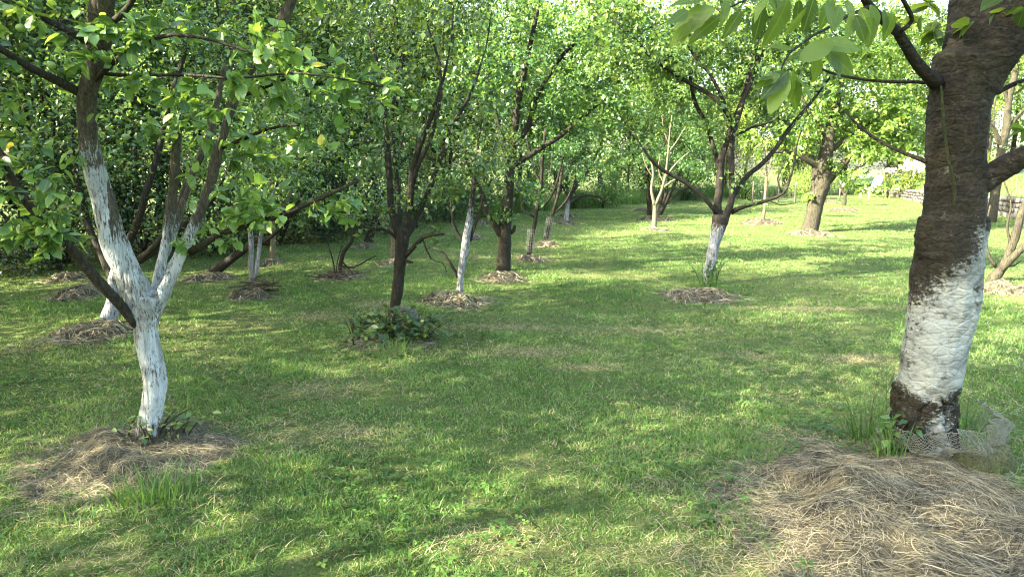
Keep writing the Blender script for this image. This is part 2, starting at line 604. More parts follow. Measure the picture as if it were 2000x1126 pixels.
def grow_crown(rng, skel, targets, g_twig, g_leaf, leaf_size, shape, per, spread=0.10, droop=0.25, rosette=True, tint0=0.45, twig_r=0.0035, clump_tint=None, yellow=0.0, sides=5):
    T = np.asarray(targets)
    d0 = np.array([skel.near(t)[1] for t in T])
    LP, LA, LN, LS, LT = [], [], [], [], []
    for q in np.argsort(d0):
        t = T[q]
        i, L = skel.near(t)
        if L < (0.05 if shape == 'near' else 0.11):
            continue
        a = skel.P[i]
        dirv = (t - a) / L
        side = rng.normal(size=3)
        side -= dirv * side.dot(dirv)
        side /= np.linalg.norm(side) + 1e-9
        k = max(4, int(L / 0.09))
        s = np.linspace(0, 1, k)
        bow = 0.13 * L * rng.normal()
        pts = a + (t - a) * s[:, None] + side * (bow * np.sin(math.pi * s))[:, None]
        pts[:, 2] += 0.10 * L * np.sin(math.pi * s)
        if k > 4:
            pts[1:-1] += rng.normal(size=(k - 2, 3)) * 0.012
        r0 = min(skel.R[i] * 0.75, twig_r + 0.0085 * L)
        rad = np.linspace(r0, twig_r * 0.5, k)
        tube(g_twig, pts, rad, sides if r0 > 0.005 else 3, cap=False)
        skel.add(pts[1:], rad[1:])
        n = max(1, int(per * (1.0 if shape in ('near', 'far') else 1.6) * rng.uniform(0.6, 1.4)))
        out = min(1.0, 0.5 / L)
        if rosette:
            node = rng.integers(0, max(1, n // 4) + 1, n) / max(1, n // 4)
        else:
            node = rng.random(n)
        u = 1 - out * (1 - np.clip(node, 0, 1)) * rng.uniform(0.75, 1.0, n)
        idx = np.clip((u * (k - 1)).astype(int), 0, k - 1)
        p = pts[idx] + rng.normal(size=(n, 3)) * (0.008 if shape == 'near' else spread * 0.5)
        rv = rng.normal(size=(n, 3))
        ax = norm(rv) + dirv * 0.7
        ax[:, 2] -= droop + 0.25 * rng.random(n)
        nr = rng.normal(size=(n, 3)) * 0.55 + np.array((0, 0, 1.0))
        LP.append(p)
        LA.append(ax)
        LN.append(nr)
        LS.append(leaf_size * rng.uniform(0.45, 1.22, n))
        tt = tint0 + (0 if clump_tint is None else clump_tint[q]) + rng.normal(size=n) * 0.24
        tt = np.clip(tt, 0, 0.92)
        if yellow:
            tt = np.where(rng.random(n) < yellow, 1.0, tt)
        LT.append(tt)
    if LP:
        leaves(g_leaf, np.vstack(LP), np.vstack(LA), np.vstack(LN), np.concatenate(LS), np.concatenate(LT), shape)
        return np.vstack(LP)
    return np.zeros((0, 3))


def blob_targets(rng, c, r, n, clumps=None):
    """points in an uneven ellipsoid: clustered about sub-centres so light and gaps come through"""
    clumps = clumps or max(3, n // 9)
    v = norm(rng.normal(size=(clumps, 3))) * (rng.random((clumps, 1)) ** 0.45)
    cc = np.asarray(c) + v * np.asarray(r)
    ti = rng.normal(size=clumps) * 0.10
    i = rng.integers(0, clumps, n)
    rr = np.asarray(r)
    p = cc[i] + rng.normal(size=(n, 3)) * np.minimum(0.22 * rr, 0.30)
    return p, ti[i]


def fuse(g, voxel, smooth_it):
    """union of overlapping tubes as one continuous skin; returns vertices, normals, faces"""
    me = g.mesh('fuse')
    o = bpy.data.objects.new('fuse', me)
    COL.objects.link(o)
    md = o.modifiers.new('r', 'REMESH')
    md.mode = 'VOXEL'
    md.voxel_size = voxel
    sm = o.modifiers.new('s', 'SMOOTH')
    sm.iterations = smooth_it
    sm.factor = 0.5
    dg = bpy.context.evaluated_depsgraph_get()
    em = bpy.data.meshes.new_from_object(o.evaluated_get(dg))
    V = np.zeros(len(em.vertices) * 3)
    em.vertices.foreach_get('co', V)
    Nn = np.zeros(len(em.vertices) * 3)
    em.vertices.foreach_get('normal', Nn)
    ls = np.zeros(len(em.loops), np.int64)
    em.loops.foreach_get('vertex_index', ls)
    tot = np.zeros(len(em.polygons), np.int64)
    em.polygons.foreach_get('loop_total', tot)
    bpy.data.objects.remove(o)
    bpy.data.meshes.remove(me)
    bpy.data.meshes.remove(em)
    F4 = ls.reshape(-1, 4) if (tot == 4).all() else None
    return V.reshape(-1, 3), Nn.reshape(-1, 3), F4


def disp(V, Nn, base, fn):
    return V + Nn * np.array([fn(Vector(v - base)) for v in V])[:, None]


def poly(pl, d0):
    p = np.array([P(a[0], a[1], d0 + (a[3] if len(a) > 3 else 0.0)) for a in pl])
    r = np.array([0.5 * W(a[2], d0 + (a[3] if len(a) > 3 else 0.0)) for a in pl])
    return p, r


TREES = {}


def make_tree(key, name, label, base, trunk, limbs=(), blobs=(), leaf='leaf_mid', size=0.055, shape='mid', per=9, bark='bark_dark', limb_bark=None, wash=None,
              group=None, seed=1, droop=0.25, rosette=True, fuse_n=None, bumpfn=None, voxel=0.012, tint0=0.45, yellow=0.0, sides=9, thorns=0, cat='tree', step=0.08, density=1.0, wk=1.0):
    rng = np.random.default_rng(seed)
    b = G(*base)
    d0 = b[1]
    b[2] = ground_z(b[0], b[1]) - 0.03
    root = thing(name, b, label, cat, group)
    TREES[key] = (root, b, d0)
    skel = Skel()
    gt = Geo()
    tp, tr = poly(trunk, d0)
    tr = tr * wk
    tp = np.vstack((b + np.array((0, 0, -0.05)), tp[0] * (1, 1, 0) + np.array((0, 0, b[2] + 0.03)), tp[1:]))
    tr = np.concatenate(((tr[0] * 1.25,), (tr[0] * 1.12,), tr[1:]))
    tp, tr = spline(tp, tr, step)
    tp = wiggle(tp, 0.012, seed)
    tube(gt, tp, tr, max(sides, 10), rng, 0.03)
    skel.add(tp[len(tp) // 2:], tr[len(tp) // 2:])
    bset = []
    for li, pl in enumerate(limbs):
        lp, lr = poly(pl, d0)
        lr = lr * wk
        lp, lr = spline(lp, lr, step)
        lp = wiggle(lp, 0.018, seed + li)
        skel.add(lp, lr)
        if fuse_n is not None and li < fuse_n:
            tube(gt, lp, lr, 12, rng, 0.02)
        else:
            gb = Geo()
            tube(gb, lp, lr, sides if lr[0] > 0.02 else 6, rng, 0.035)
            bset.append(gb)
    if fuse_n is not None:
        V, Nn, F4 = fuse(gt, voxel, 5)
        if bumpfn:
            V = disp(V, Nn, b, bumpfn)
        gt = Geo()
        gt.add(V, None, F4)
    gt.obj('trunk', M[bark], root, b, wash=wash)
    for gb in bset:
        gb.obj('branch', M[limb_bark or bark], root, b, wash=wash)
    if blobs:
        gw, gl = Geo(), Geo()
        T, CT = [], []
        for (px, py, dd, rx, ry, rz, n) in blobs:
            p, ct = blob_targets(rng, P(px, py, d0 + dd), (rx, ry, rz), max(3, int(n * density)))
            ok = p[:, 2] > 0.25
            T.append(p[ok])
            CT.append(ct[ok])
        grow_crown(rng, skel, np.vstack(T), gw, gl, size, shape, per, droop=droop, rosette=rosette, tint0=tint0, clump_tint=np.concatenate(CT), yellow=yellow)
        gl.add(gw.verts(), np.concatenate(gw.F3) if gw.F3 else None, np.concatenate(gw.F4), .4, mat=1)
        gl.obj('crown', [M[leaf], M['twig']], root, b, smooth=(shape == 'near'))
    return root


def wash_to(z1, z0=0.0, soft=0.35):
    return lambda V: np.clip(0.62 + (z1 - V[:, 2]) / soft, 0, .68) * np.clip(0.55 + (V[:, 2] - z0) / 0.2, 0, 1)


GROUP_ORCH = 'fruit trees of the orchard'

# --- the whitewashed apple tree in front on the left
def wash_apple(V):
    zl = np.where(V[:, 0] < -0.02, 1.62, 1.20)
    zl = np.where((V[:, 0] > -0.02) & (V[:, 0] < 0.10) & (V[:, 2] > 0.95) & (V[:, 1] > 0.12), 0.95, zl)
    w = np.minimum(0.62 + (zl - V[:, 2]) / 0.45, .66)
    w = np.where(V[:, 2] < 0.22, w * (0.45 + 0.55 * np.clip(V[:, 2] / 0.22, 0, 1)) , w)
    return np.clip(w, 0, 0.95) + .0


def bump_apple(v):
    a = mnoise.fractal(Vector((v.x * 16, v.y * 16, v.z * 4)), 0.8, 2.0, 4) * 0.006
    b = mnoise.noise(v * 5.0) * 0.008
    c = abs(mnoise.noise(Vector((v.x * 38, v.y * 38, v.z * 6)))) * -0.005
    return a + b + c


make_tree('apple', 'apple_tree', 'forked apple tree with flaking whitewash in front of the wood, in the broad mulch ring', (288, 868),
          [(286, 872, 54), (293, 800, 52), (301, 745, 53), (290, 690, 50), (283, 640, 54), (286, 600, 66), (288, 575, 70)],
          [[(285, 612, 60), (262, 560, 62, -.02), (232, 500, 58, -.04), (210, 430, 52, -.07), (190, 350, 44, -.1), (174, 260, 38, -.14), (172, 190, 38, -.18), (186, 110, 46, -.24), (196, 40, 50, -.3), (204, -60, 46, -.38), (215, -220, 38, -.5), (240, -420, 22, -.6)],
           [(300, 610, 40), (332, 540, 33, .02), (368, 465, 27, .05), (398, 390, 24, .08), (430, 290, 23, .1), (450, 210, 21, .14), (474, 150, 23, .16), (520, 95, 22, .2), (556, 30, 21, .24), (600, -60, 19, .3), (660, -240, 13, .4)],
           [(300, 600, 32, .08), (318, 520, 26, .13), (330, 430, 25, .17), (343, 340, 22, .2), (348, 250, 19, .22), (350, 226, 9, .22)],
           [(322, 500, 17, .16), (352, 400, 17, .3), (378, 320, 16, .42), (410, 262, 16, .5), (440, 130, 12, .6)],
           [(272, 640, 20, -.02), (240, 595, 23, -.1), (190, 545, 24, -.2), (150, 500, 22, -.26), (92, 440, 21, -.36), (40, 375, 20, -.45), (2, 300, 16, -.5), (-60, 190, 12, -.6)],
           [(372, 492, 18, .04), (420, 462, 14, -.02), (490, 438, 15, -.1), (560, 418, 15, -.16), (640, 380, 10, -.2), (700, 352, 6, -.22)],
           [(172, 190, 22, -.16), (120, 162, 19, -.25), (60, 132, 16, -.36), (0, 92, 14, -.46), (-90, 40, 12, -.6)],
           [(190, 90, 18, -.26), (120, 50, 15, -.36), (60, 20, 13, -.45), (-20, -30, 10, -.6)],
           [(184, 160, 13, -.2), (220, 118, 11, -.32), (270, 84, 10, -.42), (340, 66, 9, -.5), (420, 82, 7, -.55), (500, 110, 5, -.6)],
           [(182, 142, 9, -.22), (260, 146, 8, -.25), (360, 146, 7, -.28), (470, 152, 6, -.3), (600, 145, 5, -.3), (720, 165, 4, -.3)],
           [(196, 60, 14, -.3), (232, 26, 13, -.36), (262, -20, 12, -.42), (300, -120, 9, -.5)],
           [(430, 290, 10, .1), (520, 250, 7, .0), (590, 240, 6, -.1)],
           [(460, 190, 10, .12), (540, 160, 8, .05), (640, 140, 6, -.05), (760, 170, 4, -.1)]],
          [(80, 120, -.4, .5, .5, .28, 40), (165, 95, -.55, .16, .2, .08, 9), (310, 110, -.3, .4, .4, .3, 26), (420, 90, -.4, .45, .4, .3, 40), (540, 130, -.2, .5, .4, .3, 44),
           (660, 170, -.2, .35, .3, .2, 26), (470, 220, 0, .45, .4, .3, 34), (560, 400, -.15, .34, .22, .16, 46), (660, 420, -.2, .16, .15, .08, 12), (60, 300, -.5, .3, .3, .3, 22), (90, 470, -.4, .24, .2, .15, 18), (20, 400, -.5, .2, .2, .3, 14),
           (370, 330, .2, .3, .3, .3, 18), (410, 470, -.05, .18, .15, .12, 10), (10, 20, -.6, .5, .6, .4, 30), (300, -80, -.2, .7, .6, .3, 50), (560, -60, .1, .7, .6, .3, 50),
           (220, -330, -.4, 1.2, 1.0, .6, 120), (560, -280, .2, 1.0, .9, .5, 90), (-160, -120, -.6, .9, .8, .6, 80), (-120, 180, -.6, .6, .6, .4, 44), (250, -600, -.2, 1.3, 1.1, .7, 110)],  # the topmost blob, out of view, is added to shade the lawn
          leaf='leaf_apple', size=0.072, shape='near', per=8, wk=.88, bark='bark_apple', limb_bark='bark_branch', wash=wash_apple, seed=11, fuse_n=4, bumpfn=bump_apple, voxel=0.010,
          droop=0.25, yellow=0.006, tint0=0.5, group=GROUP_ORCH)

# --- the thick cherry tree in front on the right
cb = G(1800, 880)


def wash_cherry(V):
    x, z = V[:, 0], V[:, 2]
    s = 0.105 * z                                            # the trunk leans
    xl = np.interp(z, [.25, .41, .84, 1.0, 1.2], [-.27, -.24, -.17, -.10, .07])
    w = 0.45 + (x - xl) / 0.34
    w = np.minimum(w, 0.58 + (1.22 - z) / 0.42)
    w = np.minimum(w, .72)
    low = 0.22 + 0.36 * np.exp(-((x + 0.0) / 0.085) ** 2) * np.clip((0.38 - z) / 0.10, 0, 1)
    k = np.clip((z - 0.36 - .04 * np.sin(x * 21)) / 0.07, 0, 1)
    w = np.minimum(w, low * (1 - k) + w * k)
    return np.clip(w, 0, 0.92)


def bump_cherry(v):
    a = mnoise.fractal(Vector((v.x * 14, v.y * 14, v.z * 40)), 0.8, 2.0, 4) * 0.002
    b = mnoise.noise(v * 3.2) * 0.012
    dist, pts = mnoise.voronoi(Vector((v.x * 11 + .5 * mnoise.noise(v * 8), v.y * 11, v.z * 7 + .4 * mnoise.noise(v * 11))))
    edge = min(1.0, (dist[1] - dist[0]) / .22)
    low = min(1.0, max(0.0, (0.46 - v.z) / 0.1))
    plate = mnoise.noise(pts[0] * 3.3)
    c = -(1 - edge) * (0.0012 + 0.021 * low) + max(0.0, mnoise.noise(Vector((v.x * 5, v.y * 5, v.z * 34))) - .15) * .010 * (1 - low) + plate * 0.034 * low + low * .012
    e = max(0.0, mnoise.noise(v * 30.0)) * 0.003 + mnoise.noise(v * 55.0) * .0035 * low
    return a + b + c + e


make_tree('cherry', 'cherry_tree', 'thick old cherry tree with half worn white paint behind the biggest straw heap', (1800, 880),
          [(1799, 890, 136), (1803, 820, 124), (1814, 740, 124), (1829, 660, 126), (1845, 580, 134), (1855, 500, 134), (1862, 440, 122), (1865, 390, 108), (1867, 300, 108), (1874, 220, 112), (1884, 150, 124), (1892, 120, 130)],
          [[(1884, 150, 96, .02), (1893, 90, 94, .05), (1902, 30, 92, .08), (1908, -60, 86, .12), (1912, -220, 74, .2), (1880, -420, 50, .3)],
           [(1898, 170, 106, -.02), (1935, 100, 104, -.05), (1980, 40, 104, -.08), (2030, -20, 98, -.12), (2100, -130, 84, -.2), (2200, -300, 56, -.3)],
           [(1880, 375, 56, 0), (1930, 345, 50, -.04), (1985, 312, 46, -.1), (2050, 280, 40, -.18), (2160, 220, 30, -.3)],
           [(1836, 455, 74, -.01), (1822, 435, 66, -.015), (1815, 490, 60, -.01), (1832, 520, 50, 0)],
           [(1890, 440, 74, .0), (1900, 430, 66, -.02), (1896, 480, 56, -.02), (1884, 510, 44, 0)],
           [(1828, 162, 30, -.05), (1806, 140, 24, -.1), (1784, 112, 21, -.16), (1752, 66, 20, -.25), (1722, 38, 19, -.34), (1694, -2, 16, -.45), (1670, -60, 13, -.6), (1620, -120, 8, -.9)],
           [(1818, 163, 8, .0), (1760, 163, 7, .05), (1690, 153, 6, .1), (1620, 140, 5, .1), (1590, 128, 3, .1)],
           [(1816, 318, 10, .02), (1770, 300, 8, .1), (1720, 276, 7, .2), (1680, 248, 6, .3), (1650, 216, 4, .4)],
           [(1925, 188, 12, 0), (1965, 172, 10, .02), (2010, 156, 9, .05), (2080, 140, 6, .1)],
           [(1757, 62, 10, -.27), (1780, 40, 9, -.3), (1768, 12, 9, -.36), (1740, -40, 7, -.45)],
           [(1700, 8, 9, -.42), (1640, 40, 7, -.7), (1590, 70, 6, -.95), (1545, 100, 5, -1.15), (1530, 138, 4, -1.25)],
           [(1680, -40, 8, -.6), (1580, -30, 6, -1.0), (1480, -10, 5, -1.2), (1400, 20, 4, -1.3)]],
          [(1900, -330, -.2, 1.0, 1.0, .5, 60), (2150, -200, -.3, .9, .9, .6, 50), (1650, -260, -.6, .8, .7, .3, 40), (2120, 150, -.3, .4, .5, .4, 16), (1480, -420, -.9, .9, .6, .35, 26), (1250, -480, -1.1, .8, .6, .3, 34), (1760, -420, -.7, .8, .7, .4, 20)],  # last blobs, unseen above the left, are added to shade the trunk
          leaf='leaf_cherry', size=0.11, shape='near', per=7, bark='bark_cherry', limb_bark='bark_cherry', wash=wash_cherry, seed=5, wk=.93, fuse_n=5, bumpfn=bump_cherry, voxel=0.0075,
          droop=0.7, tint0=0.5, sides=12, group=GROUP_ORCH)


def hang_leaves():
    """the big leaves of the cherry that hang close to the viewer, and its green shoot"""
    root, b, d0 = TREES['cherry']
    g = Geo()
    rng = np.random.default_rng(3)
    spots = [(1345, 20, 70, 215, -1.3), (1375, 2, 75, 170, -1.3), (1400, 15, 95, 200, -1.3), (1430, 10, 70, 120, -1.25), (1470, 5, 75, 60, -1.25), (1448, 20, 70, 240, -1.2), (1540, -5, 95, 255, -1.25), (1515, -10, 70, 300, -1.2),
             (1560, 0, 60, 280, -1.1), (1590, -5, 78, 262, -1.15), (1612, 5, 50, 290, -1.1), (1640, 10, 66, 250, -1.0), (1662, 20, 62, 265, -0.95), (1680, 15, 60, 285, -.9), (1700, 10, 50, 300, -.9), (1650, 2, 60, 320, -.9),
             (1535, 140, 90, 250, -1.25), (1540, 138, 85, 218, -1.25), (1545, 142, 70, 290, -1.22), (1550, 150, 70, 320, -1.2), (1525, 145, 70, 200, -1.27), (1560, 118, 95, 25, -1.2), (1600, 85, 100, 355, -1.15), (1610, 98, 95, 330, -1.12),
             (1590, 105, 62, 180, -1.12), (1620, 100, 70, 300, -1.1), (1550, 96, 70, 170, -1.15), (1500, -5, 60, 230, -1.25), (1420, 0, 60, 260, -1.3), (1725, 20, 45, 290, -.5), (1350, 45, 60, 230, -1.3), (1380, 25, 80, 225, -1.28), (1410, 30, 75, 215, -1.28), (1490, 10, 75, 265, -1.22), (1575, 15, 80, 240, -1.15), (1625, -5, 70, 255, -1.05), (1500, 0, 70, 330, -1.2), (1510, 150, 55, 195, -1.28), (1555, 155, 60, 265, -1.22), (1600, 110, 65, 270, -1.12), (1670, 30, 60, 300, -.95), (1705, 35, 50, 265, -.9), (1745, 30, 45, 260, -.5)]
    for (px, py, L, ang, dd) in spots:
        p = P(px, py, d0 + dd)
        a = R(ang)
        s = W(L, d0 + dd) * rng.uniform(.8, 1.15)
        ax = np.array((math.cos(a), rng.uniform(-.5, .5), math.sin(a)))
        nr = np.array((rng.normal() * .5, -1.0 + rng.normal() * .35, 0.5 + rng.normal() * .4))
        leaves(g, p[None], ax[None], nr[None], s * .95, np.clip(0.5 + rng.normal() * .28, 0.05, .92), ('big', 'big_b', 'big_c', 'big_d')[rng.integers(4)])
    g.obj('leaves', M['leaf_cherry'], root, b)
    g = Geo()
    pts = [(1838, 168, 6, -.145), (1840, 200, 8, -.16), (1845, 260, 9, -.17), (1854, 320, 9, -.175), (1864, 360, 9, -.175), (1863, 402, 9, -.17)]
    p, r = poly(pts, d0)
    p, r = spline(p, r, .03)
    tube(g, p, r * .6, 8, rng, .08)
    m = bark_mat('green_shoot_bark', (0.018, 0.024, 0.007), (0.040, 0.050, 0.015), (30, 30, 12), lichen=0)
    o = g.obj('shoot', m, root, b)
    o['label'] = 'thin mossy green shoot running up the bark'


hang_leaves()

# --- the other orchard trees
make_tree('behind', 'apple_tree', 'crooked tree with whitewashed foot directly behind the forked apple trunk', (215, 640),
          [(212, 642, 30), (220, 600, 27), (224, 565, 24), (222, 545, 20), (230, 520, 20)],
          [[(222, 560, 18), (250, 525, 15, .1), (300, 490, 14, .2), (350, 450, 12, .3), (420, 380, 9, .4), (470, 280, 6, .5)], [(224, 550, 18), (200, 500, 14, .1), (170, 430, 12, .2), (150, 330, 10, .2), (140, 180, 8, .3)],
           [(228, 525, 18), (270, 430, 14, -.1), (300, 330, 12, -.1), (330, 200, 10, 0), (380, 60, 7, .2)], [(226, 545, 16), (310, 470, 12, -.3), (380, 330, 13, -.3), (400, 290, 11, -.3), (430, 180, 8, -.2)]],
          [(150, 300, .2, .7, .6, .7, 80), (300, 260, .2, .8, .7, .7, 100), (440, 300, .4, .8, .7, .7, 90), (250, 120, .3, 1.0, .8, .5, 90), (60, 250, .3, .8, .7, .8, 70), (480, 130, .4, .9, .8, .6, 80), (330, 430, .1, .5, .5, .3, 40), (120, 420, .3, .4, .4, .3, 26),
           (250, -60, .3, 1.2, 1.0, .6, 90), (280, -330, .3, 1.5, 1.2, .8, 180), (520, 380, .5, .5, .5, .3, 40)],  # highest blob is unseen, put in for shade on the mid lawn
          bark='bark_washed', limb_bark='bark_dark', wash=wash_to(0.62), size=.06, per=11, seed=21, group=GROUP_ORCH)
make_tree('twin', 'young_fruit_tree', 'slender young tree with two smooth white stems behind the apple branch', (493, 573),
          [(493, 574, 12), (491, 520, 11), (490, 470, 10), (486, 400, 9), (480, 320, 7)],
          [[(496, 545, 8), (503, 515, 8), (508, 470, 8), (520, 420, 7), (545, 340, 5)], [(488, 420, 6), (460, 350, 5, .2), (430, 280, 4, .3)]],
          [(490, 330, 0, .6, .6, .5, 60), (540, 290, .1, .6, .6, .5, 50), (440, 280, .3, .6, .5, .5, 44), (500, 200, .2, .8, .7, .6, 60)],
          bark='bark_washed', wash=wash_to(1.3), seed=22, size=.06, per=10, group=GROUP_ORCH)
make_tree('leaning', 'leaning_fruit_tree', 'grey tree lying over at a low slant from a straw mound near the wood', (408, 541),
          [(404, 544, 20), (425, 525, 20), (450, 508, 17), (478, 488, 13), (510, 462, 9)],
          [[(450, 508, 12), (462, 490, 10), (458, 465, 9, .2), (475, 420, 8, .3), (500, 330, 6, .4)], [(478, 488, 9), (520, 470, 7, -.2), (560, 430, 6, -.3), (600, 360, 5, -.3)]],
          [(480, 360, .3, .9, .8, .7, 80), (580, 340, 0, .8, .7, .7, 70), (440, 440, .3, .5, .5, .3, 30), (540, 220, .2, 1.1, .9, .8, 90)],
          bark='bark_dark', seed=23, size=.065, per=12, group=GROUP_ORCH)
make_tree('greyslim', 'young_fruit_tree', 'slim grey lichened trunk standing behind the twin white stems', (532, 512),
          [(532, 513, 11), (533, 470, 10), (534, 430, 9), (530, 380, 8), (525, 300, 6)],
          [[(533, 460, 7), (515, 420, 6), (495, 370, 5)], [(533, 440, 7), (560, 390, 6), (590, 320, 5)]],
          [(530, 300, 0, 1.0, .9, .9, 90), (560, -150, .2, 1.6, 1.3, 1.0, 200), (600, 260, .3, .9, .8, .8, 70), (460, 250, .3, .9, .8, .8, 70)],  # the blob high above the view is added to shade the far lawn
          bark='bark_pale', seed=24, size=.065, per=12, group=GROUP_ORCH)
make_tree('curved', 'young_fruit_tree', 'thin dark curved stem with a few cut side twigs and almost no leaves', (664, 541),
          [(664, 543, 9), (665, 515, 8), (672, 492, 8), (686, 472, 7), (692, 445, 6), (692, 420, 5)],
          [[(655, 543, 4), (652, 520, 3), (645, 490, 3), (640, 470, 2)], [(655, 540, 3), (660, 510, 2), (668, 480, 2)], [(668, 520, 4), (690, 522, 4), (715, 510, 3), (735, 500, 2)], [(668, 510, 4), (682, 525, 3), (690, 535, 2)], [(692, 430, 4), (710, 390, 4), (740, 340, 3)]],
          [(700, 400, .1, .4, .4, .3, 24), (740, 330, .2, .6, .5, .5, 40)], bark='bark_dark', seed=25, size=.06, group=GROUP_ORCH)
make_tree('darkslant', 'fruit_tree', 'dark slanting trunk at the wood edge behind the thin curved stem', (720, 473),
          [(718, 475, 15), (724, 455, 14), (732, 435, 13), (738, 400, 12), (730, 340, 9)],
          [[(730, 440, 8), (755, 420, 7), (790, 395, 5)], [(736, 410, 8), (700, 360, 7), (670, 300, 5)], [(738, 400, 8), (770, 330, 7), (790, 250, 5)]],
          [(720, 300, 0, 1.4, 1.2, 1.2, 110), (800, 330, .3, 1.0, .9, .8, 70), (650, 300, .3, 1.0, .9, .9, 70), (740, 180, .3, 1.6, 1.2, 1.0, 110)],
          bark='bark_dark', seed=26, size=.075, per=13, group=GROUP_ORCH)
make_tree('greysmall', 'young_fruit_tree', 'short pale stem half hidden behind the dark many-stemmed tree', (769, 505),
          [(769, 507, 10), (767, 480, 9), (768, 455, 8), (772, 430, 6)], [[(768, 455, 5), (750, 430, 4), (735, 400, 3)]],
          [(770, 410, 0, .5, .5, .4, 40), (740, 390, .1, .5, .5, .4, 30)], bark='bark_pale', seed=27, size=.06, group=GROUP_ORCH)
make_tree('dark', 'fruit_tree', 'dark many-stemmed fruit tree with green suckers around its foot', (766, 642),
          [(764, 645, 30), (770, 600, 33), (776, 555, 36), (782, 505, 35), (785, 470, 42), (787, 450, 44)],
          [[(780, 470, 24), (768, 420, 21, .02), (762, 370, 20, .05), (757, 310, 18, .08), (752, 240, 15, .12), (745, 160, 12, .2), (720, 60, 8, .3)],
           [(790, 470, 26), (800, 410, 24, -.03), (805, 350, 24, -.05), (812, 310, 20, -.06), (835, 245, 15, -.1), (855, 190, 12, -.1), (880, 90, 9, -.1), (890, -40, 6, 0)],
           [(790, 468, 22), (822, 405, 15, .05), (846, 350, 14, .1), (862, 310, 13, .12), (885, 250, 13, .15), (915, 190, 11, .2), (945, 110, 8, .3), (960, 20, 6, .3)],
           [(785, 460, 18), (778, 390, 15, .2), (772, 310, 13, .3), (768, 220, 11, .4), (790, 100, 8, .5)],
           [(806, 360, 14, -.05), (828, 300, 13, -.1), (848, 240, 11, -.12), (862, 150, 8, -.15), (835, 50, 6, -.2)],
           [(790, 500, 16), (806, 485, 13, -.05), (826, 466, 12, -.1), (845, 461, 9, -.12), (868, 458, 6, -.15)],
           [(778, 470, 12), (760, 452, 10, -.05), (735, 446, 8, -.1), (700, 442, 6, -.15), (680, 425, 4, -.2)],
           [(790, 508, 12), (800, 512, 9, -.06), (806, 512, 6, -.07)], [(757, 285, 6), (730, 280, 5, -.1), (690, 274, 4, -.15), (660, 280, 3, -.2)],
           [(826, 468, 6, -.1), (840, 505, 4, -.12), (862, 512, 3, -.14), (870, 530, 2, -.16)]],
          [(760, 180, .1, .7, .6, .7, 90), (860, 150, .1, .6, .6, .7, 80), (690, 250, 0, .45, .5, .5, 50), (930, 200, .2, .45, .5, .6, 56), (800, 260, -.1, .5, .5, .4, 36), (935, 330, .1, .35, .4, .35, 40), (875, 400, 0, .25, .3, .3, 26), (840, 470, -.1, .2, .2, .18, 16),
           (710, 410, -.15, .3, .25, .2, 24), (800, 20, .2, 1.1, .9, .5, 110), (820, -140, .2, 1.3, 1.1, .7, 110), (800, -330, .2, 1.4, 1.2, .8, 180), (655, 150, .2, .5, .5, .6, 46), (770, 350, 0, .35, .3, .3, 20)],  # uppermost blob lies out of view, added so the crown shades more lawn
          bark='bark_dark', seed=28, size=.068, per=8, group=GROUP_ORCH, sides=12, wk=.66, fuse_n=4, voxel=.013, bumpfn=lambda v: mnoise.fractal(Vector((v.x * 14, v.y * 14, v.z * 3)), .8, 2, 4) * .009 + mnoise.noise(v * 7) * .006)
make_tree('whitesmall', 'young_fruit_tree', 'small forked whitewashed tree beside the dark many-stemmed tree', (898, 573),
          [(898, 576, 13), (899, 545, 12), (905, 500, 15), (911, 465, 17), (915, 440, 14), (920, 405, 12), (925, 365, 10), (929, 320, 7), (935, 270, 5), (945, 220, 3)],
          [[(924, 370, 6), (945, 330, 5), (970, 290, 3)], [(910, 478, 9), (893, 455, 7), (885, 430, 6), (880, 395, 5), (865, 370, 3)], [(896, 545, 7), (885, 520, 6), (866, 495, 5), (840, 484, 4), (830, 480, 2)], [(918, 470, 7), (928, 440, 6), (940, 400, 5), (960, 350, 4)]],
          [(925, 340, 0, .5, .5, .45, 60), (880, 370, 0, .35, .4, .3, 34), (970, 310, .2, .5, .5, .5, 50), (930, 250, .2, .6, .6, .5, 50), (850, 485, -.05, .12, .12, .12, 7)],
          bark='bark_washed', limb_bark='bark_dark', wash=wash_to(1.0, soft=.5), seed=29, size=.052, per=10, group=GROUP_ORCH)
